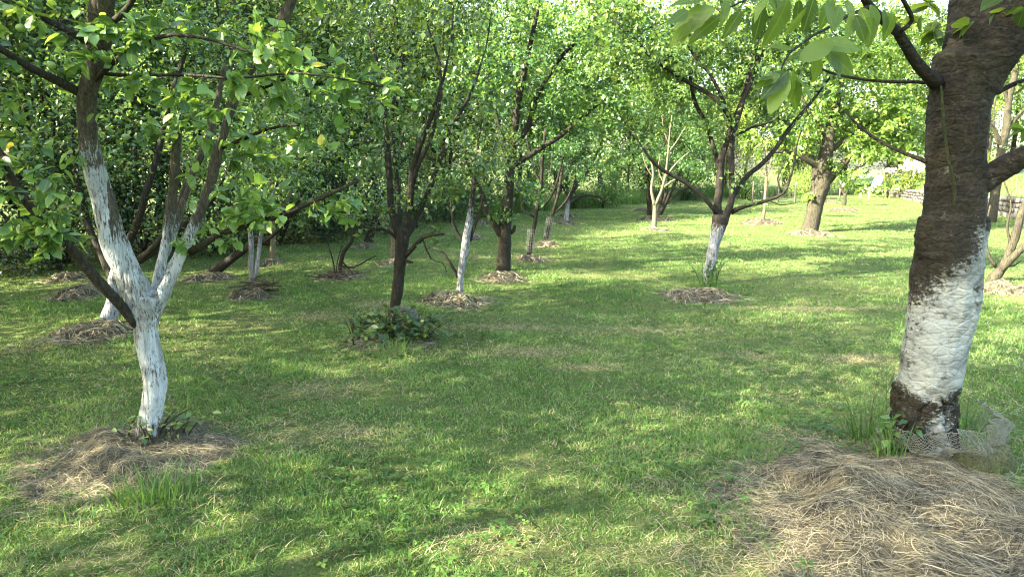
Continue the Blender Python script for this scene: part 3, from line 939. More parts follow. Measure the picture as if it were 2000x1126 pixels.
make_tree('burl', 'fruit_tree', 'dark straight fruit tree with burls and one low side limb, mid lawn', (984, 530),
          [(983, 533, 30), (985, 500, 29), (985, 455, 28), (990, 410, 24), (993, 370, 23), (996, 330, 21), (1002, 270, 19), (1012, 200, 16), (1030, 110, 12), (1050, 20, 8)],
          [[(982, 462, 18), (966, 440, 15, -.05), (952, 415, 13, -.1), (944, 390, 12, -.12), (930, 350, 9, -.15), (905, 300, 7, -.2)], [(998, 325, 13), (1040, 300, 11, .05), (1080, 275, 10, .1), (1120, 245, 8, .15), (1160, 210, 6, .2), (1200, 180, 4, .2)],
           [(1000, 290, 13), (1030, 250, 12, .1), (1050, 190, 10, .2), (1090, 120, 8, .3), (1150, 60, 6, .4)], [(996, 320, 13), (975, 250, 11, .1), (955, 170, 9, .2), (930, 80, 7, .3)],
           [(992, 456, 12), (1003, 450, 9), (1005, 440, 5)], [(984, 525, 14, -.02), (975, 505, 10, -.05), (972, 500, 6, -.05)]],
          [(1000, 170, .1, .9, .8, .9, 130), (1100, 110, .2, 1.0, .9, .8, 170), (930, 130, .2, .8, .7, .8, 100), (1170, 180, .3, .8, .7, .6, 110), (1180, 60, .3, .9, .8, .6, 110), (1040, 350, 0, .35, .35, .35, 26), (945, 320, -.1, .6, .5, .5, 56), (1060, -40, .3, 1.8, 1.4, .8, 140), (1060, -260, .3, 1.6, 1.3, .8, 200), (1080, 240, .2, .7, .6, .5, 50), (985, 420, -.1, .2, .2, .15, 8)],  # blob highest above the view is added to shade the lawn beyond
          bark='bark_dark', seed=30, size=.082, per=12, wk=.9, group=GROUP_ORCH, sides=12)
for (key, base, tr, li, bl, lab, sd) in (
        ('netone', (1034, 498), [(1034, 500, 9), (1040, 460, 8), (1047, 420, 8), (1056, 370, 8), (1060, 310, 7), (1066, 250, 5)],
         [[(1046, 425, 5), (1022, 410, 4), (1018, 380, 3), (1005, 350, 2)], [(1050, 410, 6), (1075, 385, 5), (1092, 340, 4), (1105, 290, 3)], [(1057, 360, 5), (1040, 320, 4), (1030, 270, 3)]],
         [(1065, 270, 0, .45, .4, .5, 40), (1105, 300, .1, .4, .4, .4, 30), (1030, 280, .1, .4, .4, .4, 26)], 'thin young tree in a wire sleeve right of the dark burled tree', 31),
        ('nettwo', (1066, 471), [(1066, 472, 9), (1072, 445, 8), (1080, 415, 7), (1092, 370, 6), (1100, 310, 5)],
         [[(1080, 418, 5), (1100, 400, 4), (1118, 365, 3), (1130, 320, 2)], [(1086, 390, 4), (1075, 350, 3), (1080, 300, 2)]],
         [(1105, 310, 0, .6, .5, .6, 46), (1135, 330, .1, .4, .4, .4, 24)], 'thin leaning young tree in a wire sleeve, second behind the burled tree', 32)):
    make_tree(key, 'young_fruit_tree', lab, base, tr, li, bl, bark='bark_dark', seed=sd, size=.065, per=9, group=GROUP_ORCH)
make_tree('washfar', 'fruit_tree', 'small tree with short white stem before the tall grass, far down the lawn', (1105, 431),
          [(1105, 433, 10), (1107, 415, 9), (1108, 400, 9), (1115, 380, 8), (1125, 350, 7)],
          [[(1110, 395, 6), (1140, 382, 5), (1170, 385, 4), (1190, 395, 3)], [(1112, 385, 6), (1090, 350, 5), (1075, 320, 4)], [(1118, 375, 6), (1150, 330, 5), (1170, 290, 4)]],
          [(1115, 310, 0, 1.6, 1.2, 1.1, 110), (1200, 380, 0, .5, .4, .4, 30), (1175, 330, .3, 1.2, 1.0, .8, 70), (1060, 330, .3, 1.0, .9, .9, 60)],
          bark='bark_washed', wash=wash_to(0.55), seed=33, size=.10, per=12, group=GROUP_ORCH)
make_tree('bare', 'dead_fruit_tree', 'bare pale dead tree standing in full sun on the far lawn', (1277, 443),
          [(1277, 446, 13), (1279, 415, 12), (1278, 395, 10)],
          [[(1278, 400, 10), (1272, 370, 7), (1276, 340, 6), (1270, 310, 4)], [(1280, 400, 10), (1292, 370, 7), (1302, 330, 6), (1306, 280, 4), (1312, 225, 3)], [(1294, 368, 5), (1310, 355, 4), (1325, 348, 3)], [(1299, 345, 5), (1320, 320, 4), (1345, 296, 2)],
           [(1304, 300, 4), (1325, 270, 3), (1340, 245, 2)], [(1276, 345, 4), (1262, 325, 3), (1255, 300, 2)], [(1296, 360, 4), (1286, 330, 3), (1290, 300, 2)], [(1306, 280, 3), (1296, 250, 2), (1292, 225, 2)]],
          [(1300, 300, 0, .4, .3, .5, 14)], bark='bark_pale', seed=34, size=.06, per=1, wk=.72, group=GROUP_ORCH)
make_tree('darktwo', 'fruit_tree', 'dark upright trunk close behind the bare dead tree', (1268, 420),
          [(1267, 423, 10), (1268, 400, 9), (1266, 370, 9), (1264, 330, 8), (1270, 270, 6)],
          [[(1266, 360, 6), (1245, 320, 5), (1225, 280, 4)], [(1265, 345, 6), (1290, 300, 5), (1310, 250, 4)]],
          [(1270, 280, 0, 1.6, 1.3, 1.3, 110), (1230, 330, .2, 1.1, .9, .8, 60), (1320, 310, .3, 1.2, 1.0, .9, 60)], bark='bark_dark', seed=35, size=.11, per=12, group=GROUP_ORCH)
make_tree('fan', 'fruit_tree', 'dark tree fanning out low in several stems behind the bare dead tree', (1287, 421),
          [(1285, 424, 12), (1292, 410, 11), (1298, 400, 9)],
          [[(1292, 410, 7), (1305, 385, 7), (1318, 360, 6), (1330, 330, 4)], [(1290, 410, 7), (1300, 380, 6), (1306, 350, 5)], [(1288, 412, 6), (1292, 380, 5), (1290, 340, 4)], [(1298, 400, 6), (1320, 380, 5), (1345, 365, 4)]],
          [(1320, 320, 0, 1.2, 1.0, .8, 80), (1360, 340, .2, .9, .8, .7, 50), (1290, 320, .2, 1.0, .9, .8, 50)], bark='bark_dark', seed=36, size=.10, per=12, group=GROUP_ORCH)
make_tree('white', 'fruit_tree', 'leaning dark-limbed tree with whitewashed lower trunk mid lawn', (1383, 552),
          [(1381, 556, 29), (1389, 510, 29), (1397, 470, 31), (1404, 440, 38), (1408, 425, 42)],
          [[(1404, 440, 26), (1403, 400, 21), (1407, 350, 21), (1410, 310, 18), (1422, 270, 15), (1440, 220, 15), (1455, 180, 13), (1475, 100, 10), (1490, 0, 7)],
           [(1412, 438, 24), (1427, 400, 18, -.05), (1430, 360, 16, -.08), (1427, 310, 15, -.1), (1432, 260, 15, -.1), (1445, 210, 16, -.12), (1465, 165, 11, -.15), (1500, 70, 8, -.2)],
           [(1400, 418, 12), (1385, 398, 11, -.1), (1345, 360, 10, -.15), (1300, 335, 9, -.2), (1270, 310, 8, -.25), (1256, 290, 6, -.28), (1236, 265, 4, -.3)],
           [(1428, 415, 13), (1460, 402, 10, -.1), (1500, 390, 9, -.15), (1530, 378, 8, -.2), (1545, 340, 6, -.22), (1556, 290, 5, -.25), (1570, 240, 3, -.25)],
           [(1430, 385, 14), (1455, 350, 13, .05), (1490, 320, 12, .1), (1525, 275, 11, .15), (1555, 235, 10, .2), (1590, 190, 7, .25), (1640, 130, 5, .3)],
           [(1404, 330, 14), (1395, 290, 12, .1), (1380, 245, 11, .15), (1355, 195, 10, .2), (1345, 140, 7, .2)],
           [(1432, 240, 12, -.1), (1410, 205, 11, -.12), (1370, 175, 11, -.15), (1320, 145, 10, -.2), (1275, 115, 9, -.25), (1235, 72, 7, -.3), (1200, 40, 5, -.35)],
           [(1418, 210, 9, -.12), (1390, 150, 8, -.15), (1350, 105, 6, -.2), (1340, 80, 4, -.2)], [(1438, 265, 8), (1470, 248, 6, -.1), (1505, 238, 5, -.15), (1530, 220, 3, -.15)],
           [(1528, 378, 5, -.2), (1520, 350, 4, -.2), (1535, 310, 3, -.2)], [(1500, 390, 4, -.15), (1525, 400, 3, -.2), (1555, 396, 2, -.2)], [(1385, 400, 6, -.1), (1370, 385, 5, -.12), (1362, 382, 3, -.13)]],
          [(1420, 100, 0, 1.1, .9, .7, 230), (1300, 100, -.1, .7, .7, .5, 150), (1220, 60, -.2, .6, .6, .5, 130), (1530, 120, .1, .9, .8, .7, 190), (1420, -240, 0, 1.7, 1.3, .8, 130), (1330, 20, .1, .9, .7, .4, 90), (1480, 30, .1, .9, .7, .4, 90), (1440, 210, 0, .5, .5, .4, 36), (1360, 220, 0, .5, .5, .4, 34), (1280, 240, -.2, .35, .3, .25, 16), (1560, 230, .1, .45, .4, .4, 28),  # the one highest above the view is added for shade to the right
           (1420, 330, -.1, .22, .2, .25, 12), (1400, -90, 0, 1.7, 1.3, .7, 130), (1580, -30, .2, 1.0, .9, .6, 70), (1480, 395, -.15, .2, .1, .06, 4)],
          bark='bark_washed', limb_bark='bark_dark', wash=wash_to(0.80, soft=.3), seed=37, size=.082, per=10, group=GROUP_ORCH, sides=12, wk=.76, fuse_n=2, voxel=.013,
          bumpfn=lambda v: mnoise.fractal(Vector((v.x * 14, v.y * 14, v.z * 3)), .8, 2, 4) * .007)
make_tree('sapling', 'sapling', 'sunlit slender pale sapling rising from a bright straw mound before the wire fence', (1491, 428),
          [(1490, 432, 8), (1494, 400, 7), (1496, 365, 7), (1497, 345, 6)], [[(1497, 350, 4), (1490, 335, 3), (1480, 325, 2)], [(1497, 345, 4), (1505, 325, 3), (1508, 300, 2)], [(1496, 345, 5), (1498, 310, 4), (1496, 280, 3)], [(1494, 360, 2), (1505, 352, 2)], [(1492, 375, 2), (1486, 374, 2)]],
          [(1495, 305, 0, .7, .6, .5, 40), (1540, 320, .1, .6, .5, .4, 30), (1480, 420, 0, .25, .25, .18, 10), (1502, 418, 0, .25, .25, .18, 10)], wk=.8, leaf='leaf_sunlit', bark='bark_pale', seed=38, size=.09, per=8, group=GROUP_ORCH)
make_tree('walnut', 'walnut_tree', 'stout grey walnut tree with a cut-off right limb on the far lawn', (1581, 452),
          [(1580, 455, 36), (1588, 425, 34), (1594, 395, 35), (1602, 365, 40), (1607, 340, 40), (1612, 310, 32), (1617, 280, 26), (1624, 240, 22), (1640, 170, 16), (1650, 80, 10)],
          [[(1604, 370, 20), (1590, 340, 13), (1590, 320, 11), (1580, 300, 9)], [(1612, 355, 26), (1628, 338, 22, -.1), (1645, 322, 18, -.15), (1656, 310, 15, -.2), (1660, 306, 13, -.2)], [(1604, 330, 16), (1580, 315, 13, -.1), (1555, 300, 12, -.15), (1525, 295, 10, -.2), (1500, 300, 7, -.2)],
           [(1616, 295, 14), (1650, 275, 11, .1), (1700, 240, 8, .2), (1740, 200, 6, .3)], [(1588, 350, 10), (1590, 385, 8, -.1), (1588, 395, 7, -.1)], [(1618, 270, 12), (1580, 220, 10, .1), (1550, 160, 8, .2)]],
          [(1620, 220, 0, 1.3, 1.2, 1.0, 150), (1720, 220, .1, 1.2, 1.1, 1.0, 190), (1760, 280, -.2, .8, .8, .6, 70), (1540, 250, -.1, 1.0, .9, .8, 70), (1700, 300, -.3, .9, .7, .5, 60), (1650, 90, .2, 1.9, 1.6, 1.1, 230), (1760, 110, .3, 1.3, 1.2, 1.0, 90), (1560, 60, .3, 1.4, 1.2, .8, 90), (1700, 370, -.4, .45, .3, .22, 16), (1588, 385, -.2, .2, .2, .2, 7),
           (1660, -80, .3, 2.4, 1.8, 1.2, 140), (1760, 260, 0, .8, .7, .7, 50), (1650, 335, -.3, .4, .3, .3, 14)],
          wk=.86, leaf='leaf_walnut', bark='bark_walnut', seed=39, size=.13, per=12, group=GROUP_ORCH, sides=14, rosette=True, fuse_n=3, voxel=.025, droop=.4)
make_tree('tiny', 'young_fruit_tree', 'tiny goblet-shaped tree in front of the far end of the stone wall', (1648, 402),
          [(1648, 405, 7), (1650, 390, 7), (1650, 378, 7)], [[(1650, 382, 5), (1642, 365, 4), (1635, 350, 3)], [(1650, 380, 5), (1662, 362, 4), (1672, 345, 3)], [(1650, 378, 4), (1651, 355, 3)]],
          [(1640, 345, 0, .6, .6, .4, 30), (1670, 345, 0, .6, .6, .4, 30)], leaf='leaf_sunlit', bark='bark_walnut', seed=40, size=.10, per=9, group=GROUP_ORCH)
make_tree('greyright', 'bare_fruit_tree', 'grey tree with bare angular branches seen past the thick cherry trunk', (1962, 552),
          [(1938, 556, 22), (1948, 535, 20), (1954, 525, 19)],
          [[(1950, 535, 17), (1965, 505, 15), (1980, 465, 16), (1990, 430, 14), (2010, 380, 11), (2040, 300, 7)], [(1952, 530, 16), (1975, 505, 14, -.1), (2000, 482, 13, -.15), (2040, 455, 10, -.2)], [(1944, 520, 7), (1930, 490, 5), (1925, 450, 4), (1935, 400, 3)], [(1972, 480, 5), (1968, 440, 4), (1974, 400, 3), (1962, 350, 3)], [(1960, 520, 4), (1980, 518, 3), (1995, 508, 2)]],
          [(2040, 330, 0, .6, .6, .7, 30)], bark='bark_walnut', seed=41, size=.06, per=7, group=GROUP_ORCH)
make_tree('greytall', 'fruit_tree', 'tall grey twisted trunk between the cherry tree and the stone wall', (1936, 434),
          [(1934, 437, 20), (1942, 390, 17), (1949, 340, 16), (1957, 290, 15), (1966, 250, 14), (1970, 200, 12), (1983, 140, 11), (1995, 60, 9), (2005, -40, 6)],
          [[(1957, 290, 9), (1945, 260, 8), (1928, 235, 6)], [(1970, 210, 8), (1958, 160, 6), (1955, 145, 4)], [(1964, 260, 8), (1985, 230, 6), (2000, 215, 5)], [(1950, 285, 5), (1940, 240, 4), (1945, 190, 3)]],
          [(1965, 100, .4, 1.0, .8, .8, 60), (1940, 210, .5, .5, .5, .5, 24), (2020, 0, .2, 1.2, 1.0, .8, 70)], leaf='leaf_sunlit', bark='bark_walnut', seed=42, size=.09, per=9, group=GROUP_ORCH)

# ------------------------------------------------------------------ the wood round the lawn
def proto_tree(name, seed, H, rad, z0, ntarget, per, size, leafm, bark, trunk_r=.11, nlimb=9, spread=.5, tint0=.45, label='', cat='tree', shape='far', stems=1):
    rng = np.random.default_rng(seed)
    root = thing(name, (0, 0, -50), label, cat)
    skel = Skel()
    gt, gl = Geo(), Geo()
    for s in range(stems):
        off = rng.normal(size=2) * (0.15 if stems > 1 else 0)
        lean = rng.normal(size=2) * (0.55 if stems > 1 else 0.25)
        zz = np.linspace(0, 1, 7)
        p = np.stack((off[0] + lean[0] * zz ** 1.4 + rng.normal(size=7) * .06 * zz, off[1] + lean[1] * zz ** 1.4 + rng.normal(size=7) * .06 * zz, -0.2 + H * .9 * zz), -1)
        r = trunk_r * (1 - .85 * zz)
        r[0] *= 1.3
        p, r = spline(p, r, .25)
        tube(gt, p, r, 9, rng, .05)
        skel.add(p[3:], r[3:])
        for i in range(nlimb):
            k = int(len(p) * rng.uniform(.12, .8))
            a = rng.uniform(0, 2 * math.pi)
            L = rad * rng.uniform(.5, .95)
            d = np.array((math.cos(a), math.sin(a), rng.uniform(.25, 1.1)))
            t = np.linspace(0, 1, 6)[:, None]
            lp = p[k] + d * L * t + np.array((0, 0, .25)) * L * t ** 2
            lp[1:] += rng.normal(size=(5, 3)) * .07
            lr = np.linspace(r[k] * .6, .012, 6)
            lp, lr = spline(lp, lr, .15)
            tube(gt, lp, lr, 6, rng, .03, cap=False)
            skel.add(lp, lr)
    cl = max(10, ntarget // 7)
    v = norm(rng.normal(size=(cl, 3))) * rng.random((cl, 1)) ** .36
    cc = v * np.array((rad, rad, (H - z0) / 2)) + np.array((0, 0, (H + z0) / 2))
    tw = np.clip((cc[:, 2] - z0) / (H - z0), 0, 1)
    cc[:, :2] *= (1.08 - .45 * tw ** 2)[:, None]
    i = rng.integers(0, cl, ntarget)
    T = cc[i] + rng.normal(size=(ntarget, 3)) * np.array((.34, .34, .24)) * rad / 2
    T = T[T[:, 2] > .12]
    ct = (rng.normal(size=cl) * .12)[i][:len(T)]
    gl2 = Geo()
    grow_crown(rng, skel, T, gt, gl2, size, shape, per, spread=spread, rosette=False, droop=.3, tint0=tint0, clump_tint=ct, twig_r=.004, sides=4)
    gt.obj('trunk', M[bark], root)
    gl2.obj('crown', M[leafm], root, smooth=False)
    return root


PROTO = {
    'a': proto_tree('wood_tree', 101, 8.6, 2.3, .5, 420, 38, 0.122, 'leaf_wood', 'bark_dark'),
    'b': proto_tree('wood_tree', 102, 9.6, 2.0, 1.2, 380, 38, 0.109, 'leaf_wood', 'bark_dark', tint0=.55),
    'c': proto_tree('wood_tree', 103, 7.2, 2.2, .4, 360, 38, 0.128, 'leaf_sunlit', 'bark_walnut', tint0=.45),
    'd': proto_tree('wood_tree', 104, 10.5, 2.7, .8, 430, 38, 0.154, 'leaf_sunlit', 'bark_dark', tint0=.35),
    'e': proto_tree('wood_tree', 105, 6.6, 2.0, .3, 360, 38, 0.115, 'leaf_wood', 'bark_dark', trunk_r=.07, stems=3, tint0=.4),
    'f': proto_tree('wood_tree', 109, 8.0, 2.2, 1.0, 240, 32, .11, 'leaf_wood', 'bark_dark', tint0=.5),  # stands out of view, crown thinned so sun patches reach the near lawn
    'g': proto_tree('wood_tree', 110, 11.8, 2.2, 8.0, 330, 42, .12, 'leaf_wood', 'bark_dark', trunk_r=.16),  # unseen, crown held high to shade the cherry and let sun pass beneath
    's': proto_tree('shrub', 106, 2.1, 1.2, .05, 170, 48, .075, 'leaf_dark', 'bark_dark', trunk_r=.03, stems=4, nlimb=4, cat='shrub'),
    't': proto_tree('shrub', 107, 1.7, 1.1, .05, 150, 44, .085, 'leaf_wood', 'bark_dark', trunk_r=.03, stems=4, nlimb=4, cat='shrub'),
    'u': proto_tree('shrub', 108, 1.9, 1.1, .05, 140, 40, .09, 'leaf_sunlit', 'bark_walnut', trunk_r=.03, stems=4, nlimb=4, cat='shrub'),
}
WOOD = [  # kind, x, y, scale, label
    ('e', -7.6, 11.4, 1.0, 'bushy many-stemmed tree of the wood behind the crooked whitewashed tree'),
    ('a', -9.4, 13.2, 1.0, 'dense dark green wood tree at the far left of the lawn edge'),
    ('e', -6.0, 14.2, 1.05, 'many-stemmed wood tree behind the low slanting trunk'),
    ('b', -8.0, 15.6, .95, 'tall wood tree rising behind the fork of the front apple tree'),
    ('a', -5.6, 17.6, .95, 'dense wood tree behind the slim grey lichened trunk'),
    ('e', -4.4, 17.0, .9, 'low-branched wood tree behind the thin curved stem'),
    ('b', -3.4, 20.2, 1.12, 'tall wood tree behind the dark slanting trunk'),
    ('a', -6.5, 21.5, 1.1, 'big wood tree in the second row behind the slim grey trunk'),
    ('e', -2.2, 22.5, 1.2, 'bushy wood tree at the lawn edge behind the dark many-stemmed tree'),
    ('b', -1.0, 25.0, 1.15, 'tall wood tree between the dark many-stemmed tree and the burled tree'),
    ('a', .3, 28.5, 1.0, 'dense wood tree straight behind the burled tree'),
    ('c', 2.6, 32.5, 1.0, 'light green tree behind the two thin trees in wire sleeves'),
    ('e', 2.0, 29.0, .75, 'small bushy tree beyond the short white stem'),
    ('d', 4.6, 36.0, 1.15, 'tall sunlit yellow-green tree left of the bare dead tree'),
    ('a', 5.6, 33.5, .70, 'low dark tree at the wood edge behind the bare dead tree'),
    ('c', 7.2, 36.5, 1.05, 'round sunlit tree above the bare dead tree'),
    ('e', 8.8, 34.0, .75, 'dark low tree behind the white-footed leaning tree'),
    ('d', 10.2, 40.0, 1.2, 'tall light green tree behind the white-footed leaning tree'),
    ('c', 11.6, 37.5, .9, 'light green tree left of the wire fence'),
    ('a', 13.8, 41.0, .95, 'dark green tree behind the brush heap'),
    ('d', 16.8, 42.5, 1.25, 'tall tree behind the stout walnut'),
    ('c', 19.6, 45.0, 1.0, 'sunlit tree beyond the far end of the stone wall'),
    ('d', 25.0, 46.0, 1.35, 'tall garden tree beyond the white deck chair'),
    ('a', 29.5, 45.0, 1.4, 'dark garden tree beyond the pale T-shaped post'),
    ('c', 31.0, 38.0, 1.0, 'light green garden tree seen past the thick cherry trunk'),
    ('b', 24.0, 35.0, 1.1, 'garden tree directly behind the thick cherry trunk'),
    ('d', 31.5, 31.0, .9, 'broad garden tree on the sunlit meadow beside the tall grey trunk'),
    ('a', 22.4, 46.5, 1.4, 'dense garden tree filling the gap between walnut and cherry trunk'),
    ('c', 23.8, 43.6, .8, 'small light tree behind the deck chair'),
    ('a', 27.6, 48.5, 1.5, 'dark big garden tree high above the pink flowers'),
    ('e', 18.4, 41.0, 1.0, 'many-stemmed tree behind the tiny goblet-shaped tree'),
    ('b', -11.5, 9.5, 1.0, 'tall wood tree at the left border behind the front apple limb'),
    ('b', -12.0, 17.5, 1.1, 'tall wood tree in the second row at the far left'),
    ('d', -3.0, 29.0, 1.05, 'tall wood tree in the second row behind the dark many-stemmed tree'),
    ('d', 1.0, 40.0, 1.35, 'tallest far wood tree above the thin trees in wire sleeves'),
    ('d', -9.5, 26.0, 1.1, 'tall far wood tree above the twin white stems'),
    ('d', 6.8, 46.0, 1.5, 'far tall tree at the back above the bare dead tree'),
    ('d', 13.0, 50.0, 1.55, 'far tall tree at the back above the slender sapling'),
    ('d', 21.5, 54.0, 1.6, 'far tall tree at the back above the walnut'),
    ('d', 36.0, 50.0, 1.5, 'far tall tree at the back of the garden'),
    ('a', -8.9, 7.5, 1.0, 'dense unseen tree added for shade level with the crooked whitewashed tree'),  # out of view, added to keep the left lawn in shade
    ('a', -14.5, 13.5, 1.2, 'dense dark tree deep in the wood at the far left'),
    ('a', -12.5, 21.5, 1.2, 'dense dark tree deep in the wood behind the forked apple tree'),
    ('b', -8.5, 31.0, 1.2, 'tall tree deep in the wood above the slim grey trunk'),
    ('a', -17.0, 9.0, 1.2, 'dense tree deep in the wood at the left picture edge'),
    ('a', -16.0, 27.0, 1.3, 'big tree deep in the wood above the front apple limbs'),
    ('a', -5.0, 35.0, 1.2, 'dense tree deep in the wood left of the dark many-stemmed tree'),
    ('e', -10.0, 18.0, 1.3, 'many-stemmed tree deep in the wood behind the twin white stems'),
    ('e', -13.0, 12.0, 1.3, 'many-stemmed tree deep in the wood left of the crooked tree'),
    ('e', -6.2, 25.0, 1.3, 'many-stemmed tree deep in the wood above the dark slanting trunk'),
    ('e', -3.8, 32.0, 1.2, 'many-stemmed tree deep in the wood behind the small forked white tree'),
    ('e', -18.0, 18.0, 1.4, 'many-stemmed tree at the very back of the left wood'),
    ('g', -9.7, -2.9, 1.0, 'unseen high-crowned tree added left of the viewer to shade the cherry'),
    # unseen trees added beside and behind the viewer to shade the near lawn
    ('e', -10.0, 6.0, 1.0, 'unseen bushy tree added for shade beside the front apple tree'),
    ('a', -9.6, 1.6, .95, 'unseen dense tree added for shade beside the viewer'),
    ('f', -8.2, -3.6, 1.0, 'tall unseen shade tree added behind the viewer on the left'),
    ('e', -5.8, -3.2, .9, 'many-stemmed unseen shade tree added behind the viewer on the left'),
    ('b', -5.7, 3.0, .85, 'unseen tree added outside the left edge to shade the lawn'),
    ('b', -7.0, 4.4, .9, 'dense unseen tree added just outside the picture for shade'),
    ('f', -6.8, -.1, 1.05, 'tall unseen tree added left of the viewer to dapple the light'),
    ('e', -3.2, -4.6, .95, 'bushy unseen shade tree added behind the viewer'),
    ('a', -12.5, -5.5, 1.0, 'dense unseen shade tree added further back on the left'),
]
SHRUBS = [
    ('s', -8.6, 9.9, 1.0, 'dark leafy shrub at the left end of the lawn edge'), ('s', -7.2, 10.6, .9, 'dark shrub behind the straw heaps on the left'), ('s', -6.6, 12.0, 1.0, 'dark shrub behind the crooked whitewashed foot'),
    ('s', -5.6, 12.9, .9, 'dark shrub left of the low slanting trunk'), ('s', -4.9, 14.0, .9, 'dark shrub behind the twin white stems'), ('s', -4.2, 15.3, .85, 'dark shrub right of the slim grey trunk'),
    ('s', -3.4, 16.6, .85, 'dark shrub behind the thin curved stem'), ('s', -2.7, 18.2, .85, 'dark shrub left of the dark slanting trunk'), ('s', -1.9, 19.8, .8, 'dark shrub behind the short pale stem'),
    ('t', -1.2, 21.4, .8, 'green shrub behind the small forked white tree'), ('t', .2, 24.6, .7, 'green shrub behind the burled tree'), ('t', 3.6, 27.0, .7, 'grey-green shrub right of the short white stem'),
    ('t', 2.4, 26.4, .55, 'low shrub in the tall grass right of the short white stem'), ('s', 6.2, 31.0, .9, 'dark shrub behind the bare dead tree'), ('s', 8.2, 32.6, .8, 'dark shrub right of the bare dead tree'), ('t', 11.6, 34.0, .8, 'green shrub left of the slender sapling'),
    ('u', 14.6, 34.5, .9, 'yellow-green shrub beside the brush heap'), ('u', 17.2, 38.5, .9, 'yellow-green shrub behind the walnut trunk'), ('u', 25.2, 40.0, .9, 'green garden shrub behind the white deck chair'),
    ('s', 24.6, 43.0, 1.0, 'dark garden shrub in the shade behind the deck chair'), ('u', 22.2, 33.0, .75, 'leafy garden shrub under the pink flowers'), ('s', -10.4, 11.2, 1.1, 'dark shrub at the left border of the picture'),
]


def place_wood():
    rng = random.Random(8)
    seen = set()
    for rows, grp in ((WOOD, 'trees of the wood round the lawn'), (SHRUBS, 'shrubs along the lawn edge')):
        for (k, x, y, s, lab) in rows:
            z = terrace_z(x, y)
            g = grp if z < .3 else grp.replace('the wood round the lawn', 'the garden above the wall').replace('the lawn edge', 'the garden')
            if k not in seen:
                seen.add(k)
                o = PROTO[k]
                o.location = (x, y, z - .03)
                o.rotation_euler = (0, 0, rng.uniform(0, 6.28))
                o.scale = (s, s, s)
                o['label'] = lab
                o['group'] = g
            else:
                copy_tree(PROTO[k], (x, y, z - .03), rng.uniform(0, 6.28), s * rng.uniform(.95, 1.05), lab, g, s * rng.uniform(.93, 1.08))


# ------------------------------------------------------------------ stone wall and the garden above it
WALL = np.array([(22.4, 42.0), (21.4, 39.0), (18.2, 30.0), (16.3, 22.5), (14.4, 16.0), (13.6, 10.0)])
WALL_H = [.36, .38, .55, .62, .66, .66]


def wall_x(y):
    return np.interp(y, WALL[::-1, 1], WALL[::-1, 0])


def terrace_z(x, y):
    if 10 < y < 60:
        d = x - float(wall_x(min(y, 42)))
        if d > 0.2:
            return .56 + .055 * d
    return 0.0


def build_terrace():
    ys = np.concatenate((np.arange(8, 43, 1.5), np.geomspace(44, 90, 8)))
    ds = np.concatenate(((.12, .5), np.geomspace(1, 60, 14)))
    V = []
    for y in ys:
        for d in ds:
            x = float(wall_x(np.clip(y, 10, 42))) + d + max(0, y - 42) * .3
            h = np.interp(np.clip(y, 10, 42), WALL[::-1, 1], np.array(WALL_H[::-1]))
            V.append((x, y, (h - .03 + .075 * d + .05 * math.sin(x * .7 + y * .5)) * min(1, (y - 7.9) / 3) - .02))
    n = len(ds)
    i = np.arange(len(ys) - 1)[:, None] * n + np.arange(n - 1)[None]
    g = Geo()
    g.add(V, None, np.stack((i, i + 1, i + n + 1, i + n), -1).reshape(-1, 4))
    m, nt, out = new_mat('meadow_ground')
    co = obj_co(nt)
    c = ramp(nt, noise_n(nt, co, 1.2, 6, .65), [(.35, (.05, .10, .02)), (.55, (.08, .145, .03)), (.72, (.13, .17, .05))])
    bs = N(nt, 'ShaderNodeBsdfPrincipled')
    bs.inputs['Roughness'].default_value = .95
    nt.links.new(c, bs.inputs['Base Color'])
    bp = N(nt, 'ShaderNodeBump')
    bp.inputs['Strength'].default_value = 1.0
    bp.inputs['Distance'].default_value = .08
    nt.links.new(noise_n(nt, co, 14, 6, .7), bp.inputs['Height'])
    nt.links.new(bp.outputs[0], bs.inputs['Normal'])
    nt.links.new(bs.outputs[0], out.inputs[0])
    tag(g.obj('meadow', m), 'sunlit garden meadow rising behind the stone wall', 'meadow', kind='structure')


def box(g, c, sx, sy, sz, rot=0.0, tint=.5, jit=None, mat=0):
    v = np.array([(x, y, z) for x in (-.5, .5) for y in (-.5, .5) for z in (-.5, .5)]) * (sx, sy, sz)
    if jit is not None:
        v = v + jit
    ca, sa = math.cos(rot), math.sin(rot)
    v = np.stack((v[:, 0] * ca - v[:, 1] * sa, v[:, 0] * sa + v[:, 1] * ca, v[:, 2]), -1) + np.asarray(c)
    g.add(v, None, [(0, 1, 3, 2), (4, 6, 7, 5), (0, 4, 5, 1), (2, 3, 7, 6), (0, 2, 6, 4), (1, 5, 7, 3)], tint, mat=mat)


